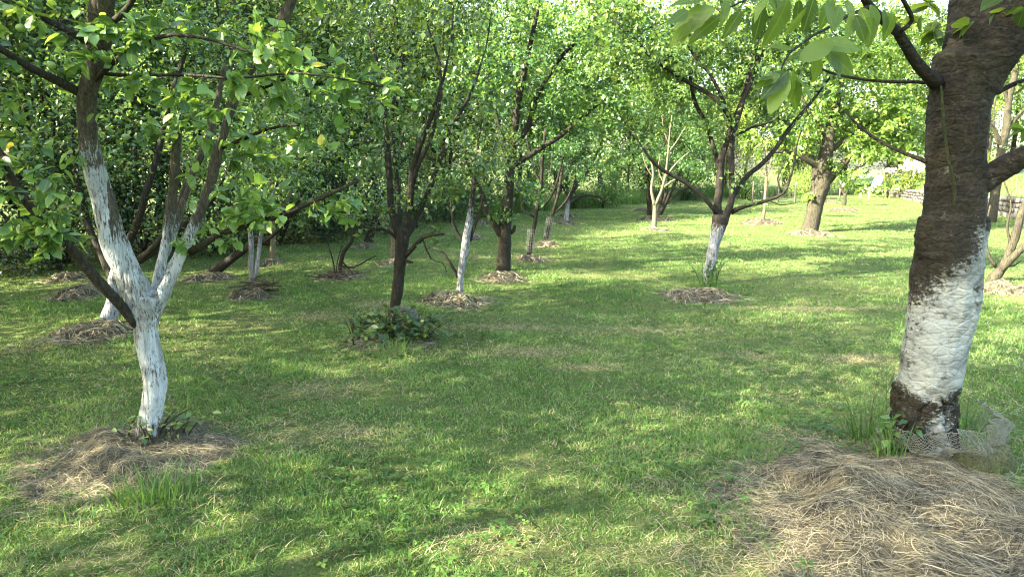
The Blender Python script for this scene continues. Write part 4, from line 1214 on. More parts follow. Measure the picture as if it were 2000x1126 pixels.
def build_wall():
    rng = np.random.default_rng(4)
    g = Geo()
    for (a, b, ha, hb) in zip(WALL[:-1], WALL[1:], WALL_H[:-1], WALL_H[1:]):
        L = np.linalg.norm(b - a)
        d = (b - a) / L
        rot = math.atan2(d[1], d[0])
        rows = 4
        for r in range(rows):
            s = -rng.random() * .2
            while s < L:
                w = rng.uniform(.18, .42)
                t = np.clip((s + w / 2) / L, 0, 1)
                h = ha + (hb - ha) * t
                c = a + d * (s + w / 2)
                hh = h / rows
                box(g, (c[0] + rng.normal() * .02, c[1], hh * (r + .5) + rng.normal() * .01 - (.04 if r == 0 else 0)), w - .018, .30 + rng.random() * .08, hh - .014 + (.08 if r == 0 else 0), rot + rng.normal() * .03,
                    np.clip(rng.normal(.4, .22) + (.5 if (r == rows - 1 and rng.random() < .3) else 0), 0, 1), rng.normal(size=(8, 3)) * .014)
                s += w
        t = (a + b) / 2
        box(g, (t[0] + .05, t[1], (ha + hb) / 4 - .05), L, .2, (ha + hb) / 2 - .1, rot, 0.0)
    m, nt, out = new_mat('rubble_stone')
    c = ramp(nt, attr(nt, 'tint'), [(0, (.025, .025, .024)), (.5, (.065, .063, .058)), (1, (.15, .13, .095))])
    co = obj_co(nt)
    c = mix_c(nt, 0.5, c, ramp(nt, noise_n(nt, co, 9, 6, .7), [(.3, (.03, .03, .028)), (.7, (.11, .103, .087))]))
    bs = N(nt, 'ShaderNodeBsdfPrincipled')
    bs.inputs['Roughness'].default_value = .9
    nt.links.new(c, bs.inputs['Base Color'])
    bp = N(nt, 'ShaderNodeBump')
    bp.inputs['Distance'].default_value = .03
    nt.links.new(noise_n(nt, co, 18, 6, .7), bp.inputs['Height'])
    nt.links.new(bp.outputs[0], bs.inputs['Normal'])
    nt.links.new(bs.outputs[0], out.inputs[0])
    tag(g.obj('stone_wall', m, smooth=False), 'low dry grey rubble wall between the lawn and the garden', 'wall')


build_terrace()
build_wall()
place_wood()


def plain_mat(name, col, rough=.7, var=.2, metal=0):
    m, nt, out = new_mat(name)
    c = ramp(nt, noise_n(nt, obj_co(nt), 12, 5, .65), [(.3, tuple(x * (1 - var) for x in col)), (.7, tuple(min(1, x * (1 + var)) for x in col))])
    bs = N(nt, 'ShaderNodeBsdfPrincipled')
    bs.inputs['Roughness'].default_value = rough
    bs.inputs['Metallic'].default_value = metal
    nt.links.new(c, bs.inputs['Base Color'])
    nt.links.new(bs.outputs[0], out.inputs[0])
    return m


M['white_wood'] = plain_mat('white_wood', (.72, .71, .68), .6, .08)
M['steel'] = plain_mat('galvanised_wire', (.15, .16, .14), .6, .2, .0)
M['blue_post'] = plain_mat('pale_blue_paint', (.50, .60, .62), .5, .1)
M['post'] = plain_mat('weathered_post', (.17, .14, .11), .85, .3)
M['net'] = plain_mat('pale_netting', (.13, .135, .095), .55, .15)


def garden_things():
    rng = np.random.default_rng(17)
    # deck chair
    d = 36.0
    c = P(1706, 366, d)
    c[2] = terrace_z(c[0], d)
    root = thing('deck_chair', c, 'white slatted garden chair standing on the terrace at the wall end', 'garden chair')
    for k, (name, z0, tilt, L, cy) in enumerate((('backrest', .42, 1.15, .75, .0), ('seat', .38, .15, .6, 0))):
        g = Geo()
        for i in range(5):
            off = (i - 2) * .11
            if name == 'backrest':
                a = np.array((.05, off, z0))
                b = a + np.array((math.cos(tilt) * L, 0, math.sin(tilt) * L))
            else:
                a = np.array((.05, off, z0))
                b = a + np.array((-L, 0, .08))
            q = np.linspace(0, 1, 2)[:, None]
            p = a + (b - a) * q
            v = []
            for pt in p:
                for (oy, oz) in ((-.048, -.01), (.048, -.01), (.048, .01), (-.048, .01)):
                    v.append(pt + np.array((0, oy, oz)))
            g.add(v, None, [(0, 1, 5, 4), (1, 2, 6, 5), (2, 3, 7, 6), (3, 0, 4, 7), (3, 2, 1, 0), (4, 5, 6, 7)])
        g.obj(name, M['white_wood'], root, smooth=False)
    for sx in (-.5, .08):
        for sy in (-.24, .24):
            g = Geo()
            box(g, (sx, sy, .2), .05, .04, .42)
            g.obj('leg', M['white_wood'], root, smooth=False)
    root.rotation_euler = (0, 0, .35)
    # T-shaped post
    d = 37.0
    c = P(1784, 340, d)
    zt = P(1784, 299, d)[2]
    c[2] = terrace_z(c[0], d)
    root = thing('washing_line_post', c, 'pale blue T-shaped post among the leaves behind the pink flowers', 'post')
    g = Geo()
    tube(g, [(0, 0, -.1), (0, 0, zt - c[2])], [.05, .05], 8)
    g.obj('pole', M['blue_post'], root)
    g = Geo()
    tube(g, [(-.35, 0, zt - c[2]), (.12, 0, zt - c[2] + .02)], [.04, .04], 8)
    g.obj('crossbar', M['blue_post'], root)
    d = 31.0
    c = P(1806, 352, d)
    c[2] = terrace_z(c[0], d)
    g = Geo()
    tube(g, [(0, 0, -.1), (.03, 0, .5), (.09, 0, 1.1)], [.04, .04, .035], 8)
    tag(g.obj('garden_stake', M['white_wood'], None, c), 'white stake leaning beside the thick cherry trunk on the terrace', 'stake')
    # pink flowering bushes
    pm = tint_mat('flower_petal', [(0, (.55, .36, .46)), (.6, (.75, .58, .68)), (1, (.85, .80, .84))], .6, .3, .2, (1.1, 1, 1.1))
    for (px, py, d, rx, n, lab) in ((1783, 325, 34.5, .62, 260, 'bush with a broad head of pale pink flowers beside the cherry trunk'), (1738, 333, 35.0, .28, 60, 'small bush with a pink flower head right of the deck chair'), (1771, 312, 35.5, .26, 50, 'tall stem with one whitish flower head above the pink bush')):
        t = P(px, py, d)
        b = np.array((t[0], t[1], terrace_z(t[0], d)))
        root = thing('flowering_bush', b, lab, 'flowering bush', 'flowering bushes of the garden')
        h = t[2] - b[2]
        gs, gl, gf = Geo(), Geo(), Geo()
        for i in range(9):
            e = np.array((rng.normal() * rx * .6, rng.normal() * rx * .6, h * rng.uniform(.8, 1.05)))
            tube(gs, [(0, 0, 0), e * (.4, .4, .55), e], [.02, .014, .008], 5)
        k = n * 3
        p = rng.normal(size=(k, 3)) * (rx * .55, rx * .55, h * .24) + (0, 0, h * .55)
        leaves(gl, p, rng.normal(size=(k, 3)), rng.normal(size=(k, 3)) + (0, 0, 1), .12, rng.random(k) * .9, 'far')
        p = norm(rng.normal(size=(n, 3))) * (rx, rx, rx * .42) * (rng.random((n, 1)) ** .4) + (0, 0, h)
        leaves(gf, p, rng.normal(size=(n, 3)), rng.normal(size=(n, 3)) + (0, -.5, 1), .13, rng.random(n), 'far')
        gs.obj('stem', M['twig'], root)
        gl.obj('foliage', M['leaf_sunlit'], root, smooth=False)
        gf.obj('blossom', pm, root, smooth=False)
    # wire fence left of the walnut
    d = 30.5
    root = None
    xs = [(1470, 30.5), (1520, 30.8), (1553, 30.2), (1600, 31.2), (1640, 32.5)]
    pts = []
    for (px, d) in xs:
        q = P(px, 385, d)
        pts.append(np.array((q[0], q[1], 0)))
    root = thing('wire_fence', pts[0], 'thin wire fence on dark posts behind the slender sapling', 'fence')
    for p in pts:
        g = Geo()
        tube(g, [p + (0, 0, -.1), p + (0, 0, .95)], [.035, .03], 7)
        g.obj('post', M['post'], root, pts[0])
    g = Geo()
    for a, b in zip(pts[:-1], pts[1:]):
        for z in np.linspace(.1, .92, 9):
            tube(g, [a + (0, 0, z), (a + b) / 2 + (0, 0, z - .01), b + (0, 0, z)], [.004] * 3, 3, cap=False)
        L = np.linalg.norm(b - a)
        for s in np.arange(.12, L, .15):
            q = a + (b - a) * s / L
            tube(g, [q + (0, 0, .1), q + (0, 0, .92)], [.003] * 2, 3, cap=False)
    g.obj('wire_mesh', M['steel'], root, pts[0])
    # brush heap
    c = P(1525, 372, 33.0)
    c[2] = 0
    g = Geo()
    for i in range(170):
        a = rng.uniform(-.5, .5) + (0 if rng.random() < .5 else math.pi)
        L = rng.uniform(.6, 1.6)
        m0 = np.array((rng.normal() * .45, rng.normal() * .4, abs(rng.normal()) * .30 + .03))
        dv = np.array((math.cos(a), math.sin(a), rng.uniform(-.1, .5))) * L / 2
        q = m0 - dv
        q[2] = max(q[2], .02)
        tube(g, [q, m0 + rng.normal(size=3) * .05, m0 + dv], [.016, .012, .005], 4, tint=rng.random(), cap=False)
    tag(g.obj('brush_heap', M['straw'], None, c), 'heap of dry pruned branches behind the slender sapling', 'brush heap')


garden_things()


# ------------------------------------------------------------------ straw heaps
MOUNDS = [  # px, py centre, half width px, height m, squash in depth, label, ragged?
    ('m1', 288, 885, 218, .11, .95, 'broad ragged ring of dry grass round the foot of the forked apple tree'),
    ('m21', 1785, 1022, 395, .15, 1.0, 'biggest heap of loose straw-coloured hay in front of the thick cherry tree'),
    ('m2', 186, 657, 82, .13, 1.0, 'brown hay heap at the foot of the crooked whitewashed tree'),
    ('mb', 158, 580, 54, .17, 1.0, 'bare brown hay heap left of the crooked whitewashed tree, without any trunk in view'),
    ('mc', 133, 545, 40, .14, 1.0, 'small dark hay heap nearest to the shrubs on the left'),
    ('m4', 410, 545, 50, .12, 1.0, 'hay heap under the low slanting grey trunk'),
    ('m3', 487, 583, 48, .16, 1.0, 'hay heap with pruned twigs below the twin white stems'),
    ('m5', 530, 517, 28, .12, 1.0, 'small hay heap round the slim grey lichened trunk'),
    ('m6', 665, 547, 48, .06, 1.0, 'flat hay patch under the thin curved stem'),
    ('m8', 763, 514, 34, .10, 1.0, 'low hay heap round the short pale stem'),
    ('m7', 714, 481, 26, .11, 1.0, 'small hay heap under the dark slanting trunk'),
    ('m9', 768, 668, 92, .07, .9, 'trampled hay ring under the green suckers of the dark many-stemmed tree'),
    ('m10', 882, 591, 70, .14, 1.0, 'golden hay heap round the small forked white tree'),
    ('m11', 982, 544, 51, .13, 1.0, 'grey-brown hay heap round the dark burled tree'),
    ('m12', 1036, 508, 38, .13, 1.0, 'hay heap round the first thin tree in a wire sleeve'),
    ('m13', 1067, 480, 27, .13, 1.0, 'hay heap round the second thin tree in a wire sleeve'),
    ('md', 921, 465, 27, .14, 1.0, 'hay heap glimpsed behind the small forked white tree'),
    ('me', 948, 438, 18, .13, 1.0, 'far little hay heap left of the dark burled trunk'),
    ('m14', 1105, 438, 27, .14, 1.0, 'hay heap round the short white stem'),
    ('mf', 1108, 422, 24, .15, 1.0, 'hay heap just behind the short white stem'),
    ('m16', 1280, 428, 42, .16, 1.0, 'shaded hay heap behind the bare dead tree'),
    ('mg', 1260, 412, 21, .17, 1.0, 'farthest shaded hay heap behind the bare dead tree'),
    ('m15', 1278, 450, 31, .08, 1.0, 'flat bleached hay ring round the bare dead tree'),
    ('m17', 1362, 577, 79, .15, 1.0, 'wide grey hay heap round the white-footed leaning tree'),
    ('m19', 1488, 437, 38, .22, 1.0, 'bright sunlit hay heap round the slender sapling'),
    ('m18', 1579, 459, 49, .15, .8, 'dark hay ring round the stout walnut tree'),
    ('m20', 1647, 411, 33, .15, 1.0, 'hay heap under the tiny goblet-shaped tree'),
    ('mh', 1616, 397, 20, .15, 1.0, 'far hay heap right of the walnut trunk'),
    ('m22', 1966, 570, 56, .17, 1.0, 'hay heap under the grey bare-branched tree at the picture edge'),
]
MOUND_AT = []


def build_mound(key, px, py, hw, H, sq, label, rng):
    c = G(px, py)
    d = c[1]
    rx = W(hw, d)
    ry = rx * sq
    c[2] = ground_z(c[0], c[1]) - .02
    MOUND_AT.append((c[0], c[1], rx, ry))
    near = d < 5
    g = Geo()
    nr, na = (26, 72) if near else (9, 26)
    ph = rng.uniform(0, 100)

    def hgt(x, y):
        u, v = x / rx, y / ry
        a = np.arctan2(v, u)
        r = np.hypot(u, v)
        edge = 1 + .14 * np.sin(2 * a + ph) + .12 * np.sin(5 * a + ph * 2) + .08 * np.sin(9 * a + ph) + .05 * np.sin(17 * a + ph)
        q = r / edge
        prof = np.clip(1.02 - q ** 1.7, 0, 1) ** 1.2 * (0.62 + .5 * np.exp(-((q - .5) / .25) ** 2))
        lump = 1 + .30 * np.sin(x * 4.1 / max(rx, .5) * 1.3 + ph) * np.sin(y * 5.3 / max(ry, .5) + ph * 1.7) + .20 * np.sin(x * 11 / max(rx, .5) + ph * 3) * np.sin(y * 9 / max(ry, .5) + ph)
        return H * .8 * prof * lump - .006

    rr = np.linspace(0, 1.18, nr)[:, None]
    aa = np.linspace(0, 2 * math.pi, na, endpoint=False)[None]
    X = rr * np.cos(aa) * rx
    Y = rr * np.sin(aa) * ry
    Z = hgt(X, Y) + rng.normal(size=X.shape) * .05 * H * (rr < 1)
    V = np.stack((X, Y, Z), -1).reshape(-1, 3)
    i = np.arange(nr - 1)[:, None] * na + np.arange(na)[None]
    j = np.arange(nr - 1)[:, None] * na + (np.arange(na)[None] + 1) % na
    g.add(V + c, None, np.stack((i, i + na, j + na, j), -1).reshape(-1, 4), .12 + .1 * rng.random(len(V)))  # dark heap body: shade between the strands put into the tint
    # loose strands lying over it in swirling swathes
    n = int({True: 42000 * rx * rx / .9, False: np.clip(20000 / (d * d) * (rx * 2) ** 1.5 * 8, 500, 4200)}[near])
    L = rng.uniform(.04, .20, n) * (1.0 if near else 1.15)
    wd = (.00065 if near else .00052 * d ** .75) * rng.uniform(.6, 1.6, n)
    rad = np.where(rng.random(n) < .16, rng.uniform(.8, 1.4, n), np.sqrt(rng.random(n)) * 1.05)
    a = rng.uniform(0, 2 * math.pi, n)
    x, y = rad * np.cos(a) * rx, rad * np.sin(a) * ry
    swirl = a + math.pi / 2 + .9 * np.sin(x * 5 + ph) + .7 * np.sin(y * 6.5 + ph * 2) + rng.normal(size=n) * np.where(rng.random(n) < .5, .7, 1.9)
    k = 5
    s = np.linspace(-.5, .5, k)[None]
    bend = rng.normal(size=n)[:, None] * .9
    ang = swirl[:, None] + bend * s
    sx = x[:, None] + np.cumsum(np.cos(ang), 1) * (L / k)[:, None] - np.cos(swirl)[:, None] * L[:, None] * .5
    sy = y[:, None] + np.cumsum(np.sin(ang), 1) * (L / k)[:, None] - np.sin(swirl)[:, None] * L[:, None] * .5
    up = np.abs(rng.normal(size=(n, 1))) * (.009 if near else .016)
    tilt = rng.normal(size=(n, 1)) * .13 * (rng.random((n, 1)) < .5)
    sz = np.maximum(hgt(sx, sy), 0) + .004 + up + tilt * s * L[:, None] + .03 * L[:, None] * np.sin((s + .5) * math.pi)
    sz = np.maximum(sz, .004)
    P3 = np.stack((sx, sy, sz), -1)
    T = np.gradient(P3, axis=1)
    B = norm(np.cross(T, rng.normal(size=(n, 1, 3)) * .6 + np.array((0, 0, 1.0))))
    taper = np.array((.8, 1, 1, .8, .35))[None, :, None]
    A1 = P3 + B * wd[:, None, None] * taper
    A2 = P3 - B * wd[:, None, None] * taper
    V = np.concatenate((A1, A2), 1).reshape(-1, 3)
    base = np.arange(n)[:, None] * (2 * k)
    q = np.arange(k - 1)[None]
    F = np.stack((base + q, base + q + 1, base + q + 1 + k, base + q + k), -1).reshape(-1, 4)
    tn = np.clip(rng.normal(.52, .30, n) - .25 * (up[:, 0] < .006), 0, 1)  # low-lying strands are darker, painting in the shade within the heap
    g.add(V + c, None, F, np.repeat(tn, 2 * k))
    o = g.obj('hay_heap', M['straw'], None, c)
    tag(o, label, 'hay heap', 'hay heaps laid round the orchard trees')


def build_mounds():
    rng = np.random.default_rng(77)
    for m in MOUNDS:
        build_mound(*m, rng)


build_mounds()


# ------------------------------------------------------------------ small things at the tree feet
def ribbon_blades(g, base, hgt, az, lean, width, tint, k=4, rng=None, curl=1.0):
    """grass blades: base (n,3)"""
    n = len(base)
    s = np.linspace(0, 1, k)[None]
    h = np.stack((np.cos(az), np.sin(az)), -1)
    out = (lean[:, None] * s ** (1.3 + .5 * curl)) * hgt[:, None]
    z = hgt[:, None] * (s - .35 * np.minimum(lean, 1.4)[:, None] * s ** 2.2)
    Pp = base[:, None, :] + np.stack((h[:, 0:1] * out, h[:, 1:2] * out, z), -1)
    sd = rng.uniform(0, 2 * math.pi, n)
    side = np.stack((np.cos(sd), np.sin(sd), np.zeros(n)), -1)[:, None, :]
    tp = (1 - s ** 1.8)[..., None] * .9 + .1
    wv = width[:, None, None] * tp
    A1, A2 = Pp + side * wv, Pp - side * wv
    V = np.concatenate((A1, A2), 1).reshape(-1, 3)
    b0 = np.arange(n)[:, None] * (2 * k)
    q = np.arange(k - 1)[None]
    F = np.stack((b0 + q, b0 + q + 1, b0 + q + 1 + k, b0 + q + k), -1).reshape(-1, 4)
    g.add(V, None, F, np.repeat(tint, 2 * k))


def grass_tuft(px, py, rpx, h0, h1, n, label, rng, z=0.0, wid=.003, tint=(.35, .12)):
    c = G(px, py)
    d = c[1]
    r = W(rpx, d)
    c[2] = ground_z(c[0], c[1]) + z
    b = np.stack((rng.normal(size=n) * r * .5, rng.normal(size=n) * r * .4, np.zeros(n) - .02), -1) + c
    g = Geo()
    az = np.arctan2(b[:, 1] - c[1], b[:, 0] - c[0]) + rng.normal(size=n) * .9
    ribbon_blades(g, b, rng.uniform(h0, h1, n), az, rng.uniform(.1, .75, n), rng.uniform(.6, 1.3, n) * wid, np.clip(rng.normal(tint[0], tint[1], n), 0, .8), 6, rng)
    tag(g.obj('grass_tuft', M['grass'], None, c), label, 'grass tuft', 'uncut grass tufts at the trunks')


def leafy_plant(name, label, cat, px, py, rpx, h, nst, per, size, leafm, rng, shape='mid', tint0=.4, group=None, z=0.0, dd=0.0, upright=.3):
    c = G(px, py)
    d = c[1] + dd
    c = np.array((c[0] * d / c[1], d, 0))
    c[2] = ground_z(c[0], c[1]) + z
    r = W(rpx, d)
    root = thing(name, c, label, cat, group)
    gs, gl = Geo(), Geo()
    for i in range(nst):
        o = np.array((rng.normal() * r * .35, rng.normal() * r * .25, -.02))
        e = o + np.array((rng.normal() * r * upright, rng.normal() * r * upright, h * rng.uniform(.5, 1.1)))
        m = (o + e) / 2 + np.array((0, 0, h * .15))
        p, rr = spline([o, m, e], [.006, .005, .002], .04)
        tube(gs, p, rr, 5, cap=False)
        k = per
        idx = rng.integers(max(1, len(p) // 4), len(p), k)
        ax = norm(rng.normal(size=(k, 3))) * (1, 1, .4)
        ax[:, 2] -= .1
        leaves(gl, p[idx], ax, rng.normal(size=(k, 3)) * .4 + (0, 0, 1), size * rng.uniform(.6, 1.2, k), np.clip(rng.normal(tint0, .2, k), 0, .92), shape)
    gs.obj('stem', M['twig'], root)
    gl.obj('foliage', M[leafm], root, smooth=(shape == 'near'))


def twig_pile(px, py, rpx, n, label, rng, z):
    c = G(px, py)
    d = c[1]
    r = W(rpx, d)
    c[2] = ground_z(c[0], c[1]) + z
    g = Geo()
    for i in range(n):
        L = r * rng.uniform(.7, 1.9)
        a = rng.uniform(0, math.pi)
        m = np.array((rng.normal() * r * .35, rng.normal() * r * .35, abs(rng.normal()) * .05))
        dv = np.array((math.cos(a), math.sin(a) * .8, rng.uniform(-.05, .22))) * L * .5
        p, rr = spline([m - dv * (1, 1, .2), m + rng.normal(size=3) * .03, m + dv], [.010, .008, .003], .08)
        tube(g, p + c, rr, 5, cap=False)
        for q in range(2):
            k = rng.integers(1, len(p))
            e = p[k] + (dv * .35 + rng.normal(size=3) * .09 + (0, 0, .04))
            tube(g, np.array((p[k], (p[k] + e) / 2 + rng.normal(size=3) * .01, e)) + c, [.004, .003, .0015], 3, cap=False)
    tag(g.obj('twig_pile', M['twig'], None, c), label, 'twig pile', 'pruned twigs lying at tree feet')


def rolled_net(rng):
    """crumpled sleeve of pale netting slumped round the cherry foot"""
    b = TREES['cherry'][1]
    A = np.linspace(R(-165), R(25), 118)
    Hh = np.linspace(0, 1, 26)
    U, Vv = np.meshgrid(A, Hh, indexing='ij')
    t = (U - A[0]) / (A[-1] - A[0])
    rad = .24 + .10 * t + .20 * np.clip(t - .62, 0, 1) ** 1.0 * .95
    bulge = .07 * np.sin(Vv * math.pi) * (1 + .5 * np.sin(U * 3)) + .02 * np.sin(U * 9 + Vv * 4) + .012 * np.sin(U * 23 + Vv * 7) + .01 * np.sin(U * 41 - Vv * 9)
    z = .02 + .05 * np.sin(t * 3) + Vv * (.11 + .08 * np.clip(t - .3, 0, 1)) + .015 * np.sin(U * 7)
    X = np.cos(U) * (rad + bulge)
    Y = np.sin(U) * (rad * .95 + bulge)
    G3 = np.stack((X * 1.08 - .02, Y * 1.08, z + .06), -1)
    g = Geo()
    na, nh = G3.shape[:2]
    for s0 in range(-nh, na, 2):
        for sgn in (1, -1):
            j = np.arange(nh)
            i = s0 + j if sgn > 0 else s0 + nh - j
            ok = (i >= 0) & (i < na)
            if ok.sum() > 2:
                tube(g, G3[i[ok], j[ok]] + b, np.full(ok.sum(), .0012), 3, cap=False)
    for j in (0, nh - 1):
        tube(g, G3[:, j] + b, np.full(na, .002), 4, cap=False)
    tag(g.obj('plastic_netting', M['net'], None, b), 'crumpled sleeve of pale netting slumped round the foot of the thick cherry', 'netting')


def wire_sleeve(key, label, rng, h, zb):
    root, b, d0 = TREES[key]
    g = Geo()
    r = .07
    lean = np.array((.05 if key == 'netone' else .10, 0))
    n = 12
    for k in range(n):
        a = 2 * math.pi * k / n
        p = [np.array((r * math.cos(a) * (1 + .1 * math.sin(3 * z)) + lean[0] * z / .6, r * math.sin(a), z)) for z in np.linspace(zb, zb + h, 5)]
        tube(g, np.array(p) + b, np.full(5, .0025), 3, cap=False)
    for z in np.linspace(zb, zb + h, 16):
        p = [np.array((r * math.cos(a) + lean[0] * z / .6, r * math.sin(a), z)) for a in np.linspace(0, 2 * math.pi, 13)]
        tube(g, np.array(p) + b, np.full(13, .002), 3, cap=False)
    tag(g.obj('wire_sleeve', M['steel'], None, b), label, 'wire sleeve', 'wire sleeves round young trunks')


def small_things():
    rng = np.random.default_rng(5)
    grass_tuft(1690, 862, 44, .14, .58, 85, 'tall uncut grass left of the thick cherry trunk', rng, wid=.0022, tint=(.22, .12))
    grass_tuft(1740, 915, 30, .08, .30, 40, 'short grass clump against the left side of the netting', rng, z=.06, wid=.0024, tint=(.3, .15))
    grass_tuft(1880, 850, 26, .12, .40, 60, 'long arching grass right of the thick cherry trunk', rng, wid=.0024, tint=(.25, .12))
    grass_tuft(1380, 566, 22, .15, .40, 90, 'green grass at the foot of the white-footed leaning tree', rng, z=.08)
    grass_tuft(305, 975, 70, .08, .24, 240, 'bright grass growing through the front of the apple hay ring', rng)
    grass_tuft(906, 598, 18, .06, .16, 60, 'small bright grass clump in the golden hay heap', rng)
    grass_tuft(775, 690, 46, .06, .18, 330, 'fresh light green grass in front of the sucker shrub', rng, tint=(.55, .12))
    leafy_plant('sucker_shrub', 'dark green leafy suckers round the foot of the dark many-stemmed tree', 'shrub', 770, 660, 92, .30, 85, 9, .085, 'leaf_mid', rng, tint0=.35, dd=-.1, upright=.35)
    leafy_plant('weed_plant', 'pale green weeds sprouting in the apple hay ring', 'weed', 310, 870, 85, .16, 16, 5, .055, 'leaf_mid', rng, tint0=.75, z=.06)
    leafy_plant('nettle_plant', 'green nettles standing at the whitewashed foot of the leaning tree', 'weed', 1388, 562, 20, .36, 14, 18, .055, 'leaf_mid', rng, tint0=.45, z=.05, upright=.5)
    leafy_plant('weed_plant', 'broad-leaved weeds between netting and tall grass at the cherry foot', 'weed', 1725, 900, 42, .18, 14, 6, .065, 'leaf_mid', rng, tint0=.6, z=.05)
    twig_pile(505, 577, 42, 22, 'dark pruned twigs lying at the foot of the twin white stems', rng, .08)
    twig_pile(668, 549, 46, 16, 'thin pruned twigs lying on the flat hay under the curved stem', rng, .03)
    rolled_net(rng)
    wire_sleeve('netone', 'grey wire sleeve round the nearer of the two thin young trees', rng, .42, .10)
    wire_sleeve('nettwo', 'grey wire sleeve round the farther, more slanting young tree', rng, .50, .05)
    # mossy stone under the netting
    b = TREES['cherry'][1]
    g = Geo()
    nu, nv = 22, 12
    V = []
    for i in range(nv):
        for j in range(nu):
            a, e = 2 * math.pi * j / nu, math.pi / 2 * i / (nv - 1)
            p = np.array((.17 * math.cos(a) * math.cos(e) ** .7, .085 * math.sin(a) * math.cos(e) ** .7, .15 * math.sin(e) ** .8))
            V.append(p * (1 + .16 * mnoise.noise(Vector(p * 11)) + .05 * mnoise.noise(Vector(p * 40))))
    F = [(i * nu + j, i * nu + (j + 1) % nu, (i + 1) * nu + (j + 1) % nu, (i + 1) * nu + j) for i in range(nv - 1) for j in range(nu)]
    c = b + np.array((.17, -.27, .02))
    g.add(np.array(V) + c, None, F)
    tag(g.obj('mossy_stone', bark_mat('mossy_stone_skin', (.035, .04, .018), (.13, .135, .065), (20, 20, 20), moss=(.07, .085, .022), lichen=.3), None, c), 'low mossy stone under the netting at the cherry foot', 'stone')
    # grey stone behind the dark tree
    c = G(790, 648)
    c = np.array((c[0] * 1.03, c[1] * 1.03 + .12, -.03))
    g = Geo()
    nu, nv = 16, 9
    V = []
    for i in range(nv):
        for j in range(nu):
            a, e = 2 * math.pi * j / nu, math.pi / 2 * i / (nv - 1)
            p = np.array((.13 * math.cos(a) * math.cos(e) ** .7, .11 * math.sin(a) * math.cos(e) ** .7, .22 * math.sin(e) ** .8))
            V.append(p * (1 + .12 * mnoise.noise(Vector(p * 9))))
    F = [(i * nu + j, i * nu + (j + 1) % nu, (i + 1) * nu + (j + 1) % nu, (i + 1) * nu + j) for i in range(nv - 1) for j in range(nu)]
    g.add(np.array(V) + c, None, F)
    tag(g.obj('stone', plain_mat('grey_stone', (.085, .09, .07), .9, .35), None, c), 'grey domed stone half hidden behind the dark many-stemmed trunk', 'stone')
    # small green apples among the leaves of the front tree
    root, b, d0 = TREES['apple']
    fm = plain_mat('green_fruit', (.20, .30, .07), .4, .15)
    for (px, py, dd) in ((258, 58, -.35), (245, 268, .0), (470, 262, .05), (40, 55, -.5), (365, 152, -.2), (520, 215, .0), (100, 128, -.4), (612, 118, -.15), (330, 265, .2)):
        c = P(px, py, d0 + dd)
        g = Geo()
        V, F = [], []
        for i in range(7):
            e = math.pi * i / 6
            for j in range(10):
                a = 2 * math.pi * j / 10
                V.append(c + np.array((math.cos(a) * math.sin(e), math.sin(a) * math.sin(e), math.cos(e) * (.92 - .1 * math.sin(e)))) * .021)
        F = [(i * 10 + j, i * 10 + (j + 1) % 10, (i + 1) * 10 + (j + 1) % 10, (i + 1) * 10 + j) for i in range(6) for j in range(10)]
        g.add(V, None, F)
        tube(g, [c + (0, 0, .018), c + (.005, 0, .05)], [.0018, .0015], 4)
        g.obj('fruit', fm, root, b)


small_things()


# ------------------------------------------------------------------ grass
def in_mound(x, y, k=.84):
    m = np.zeros(len(x), bool)
    for (cx, cy_, rx, ry) in MOUND_AT:
        m |= ((x - cx) / rx) ** 2 + ((y - cy_) / ry) ** 2 < k * k
    return m


def fld(x, y, s, ph):
    return (np.sin(x * s + ph + 1.7 * np.sin(y * s * .7 + ph)) * np.sin(y * s * 1.1 + ph * 2 + 1.3 * np.sin(x * s * .8)) + .5 * np.sin(x * s * 2.3 + y * s * 1.9 + ph))


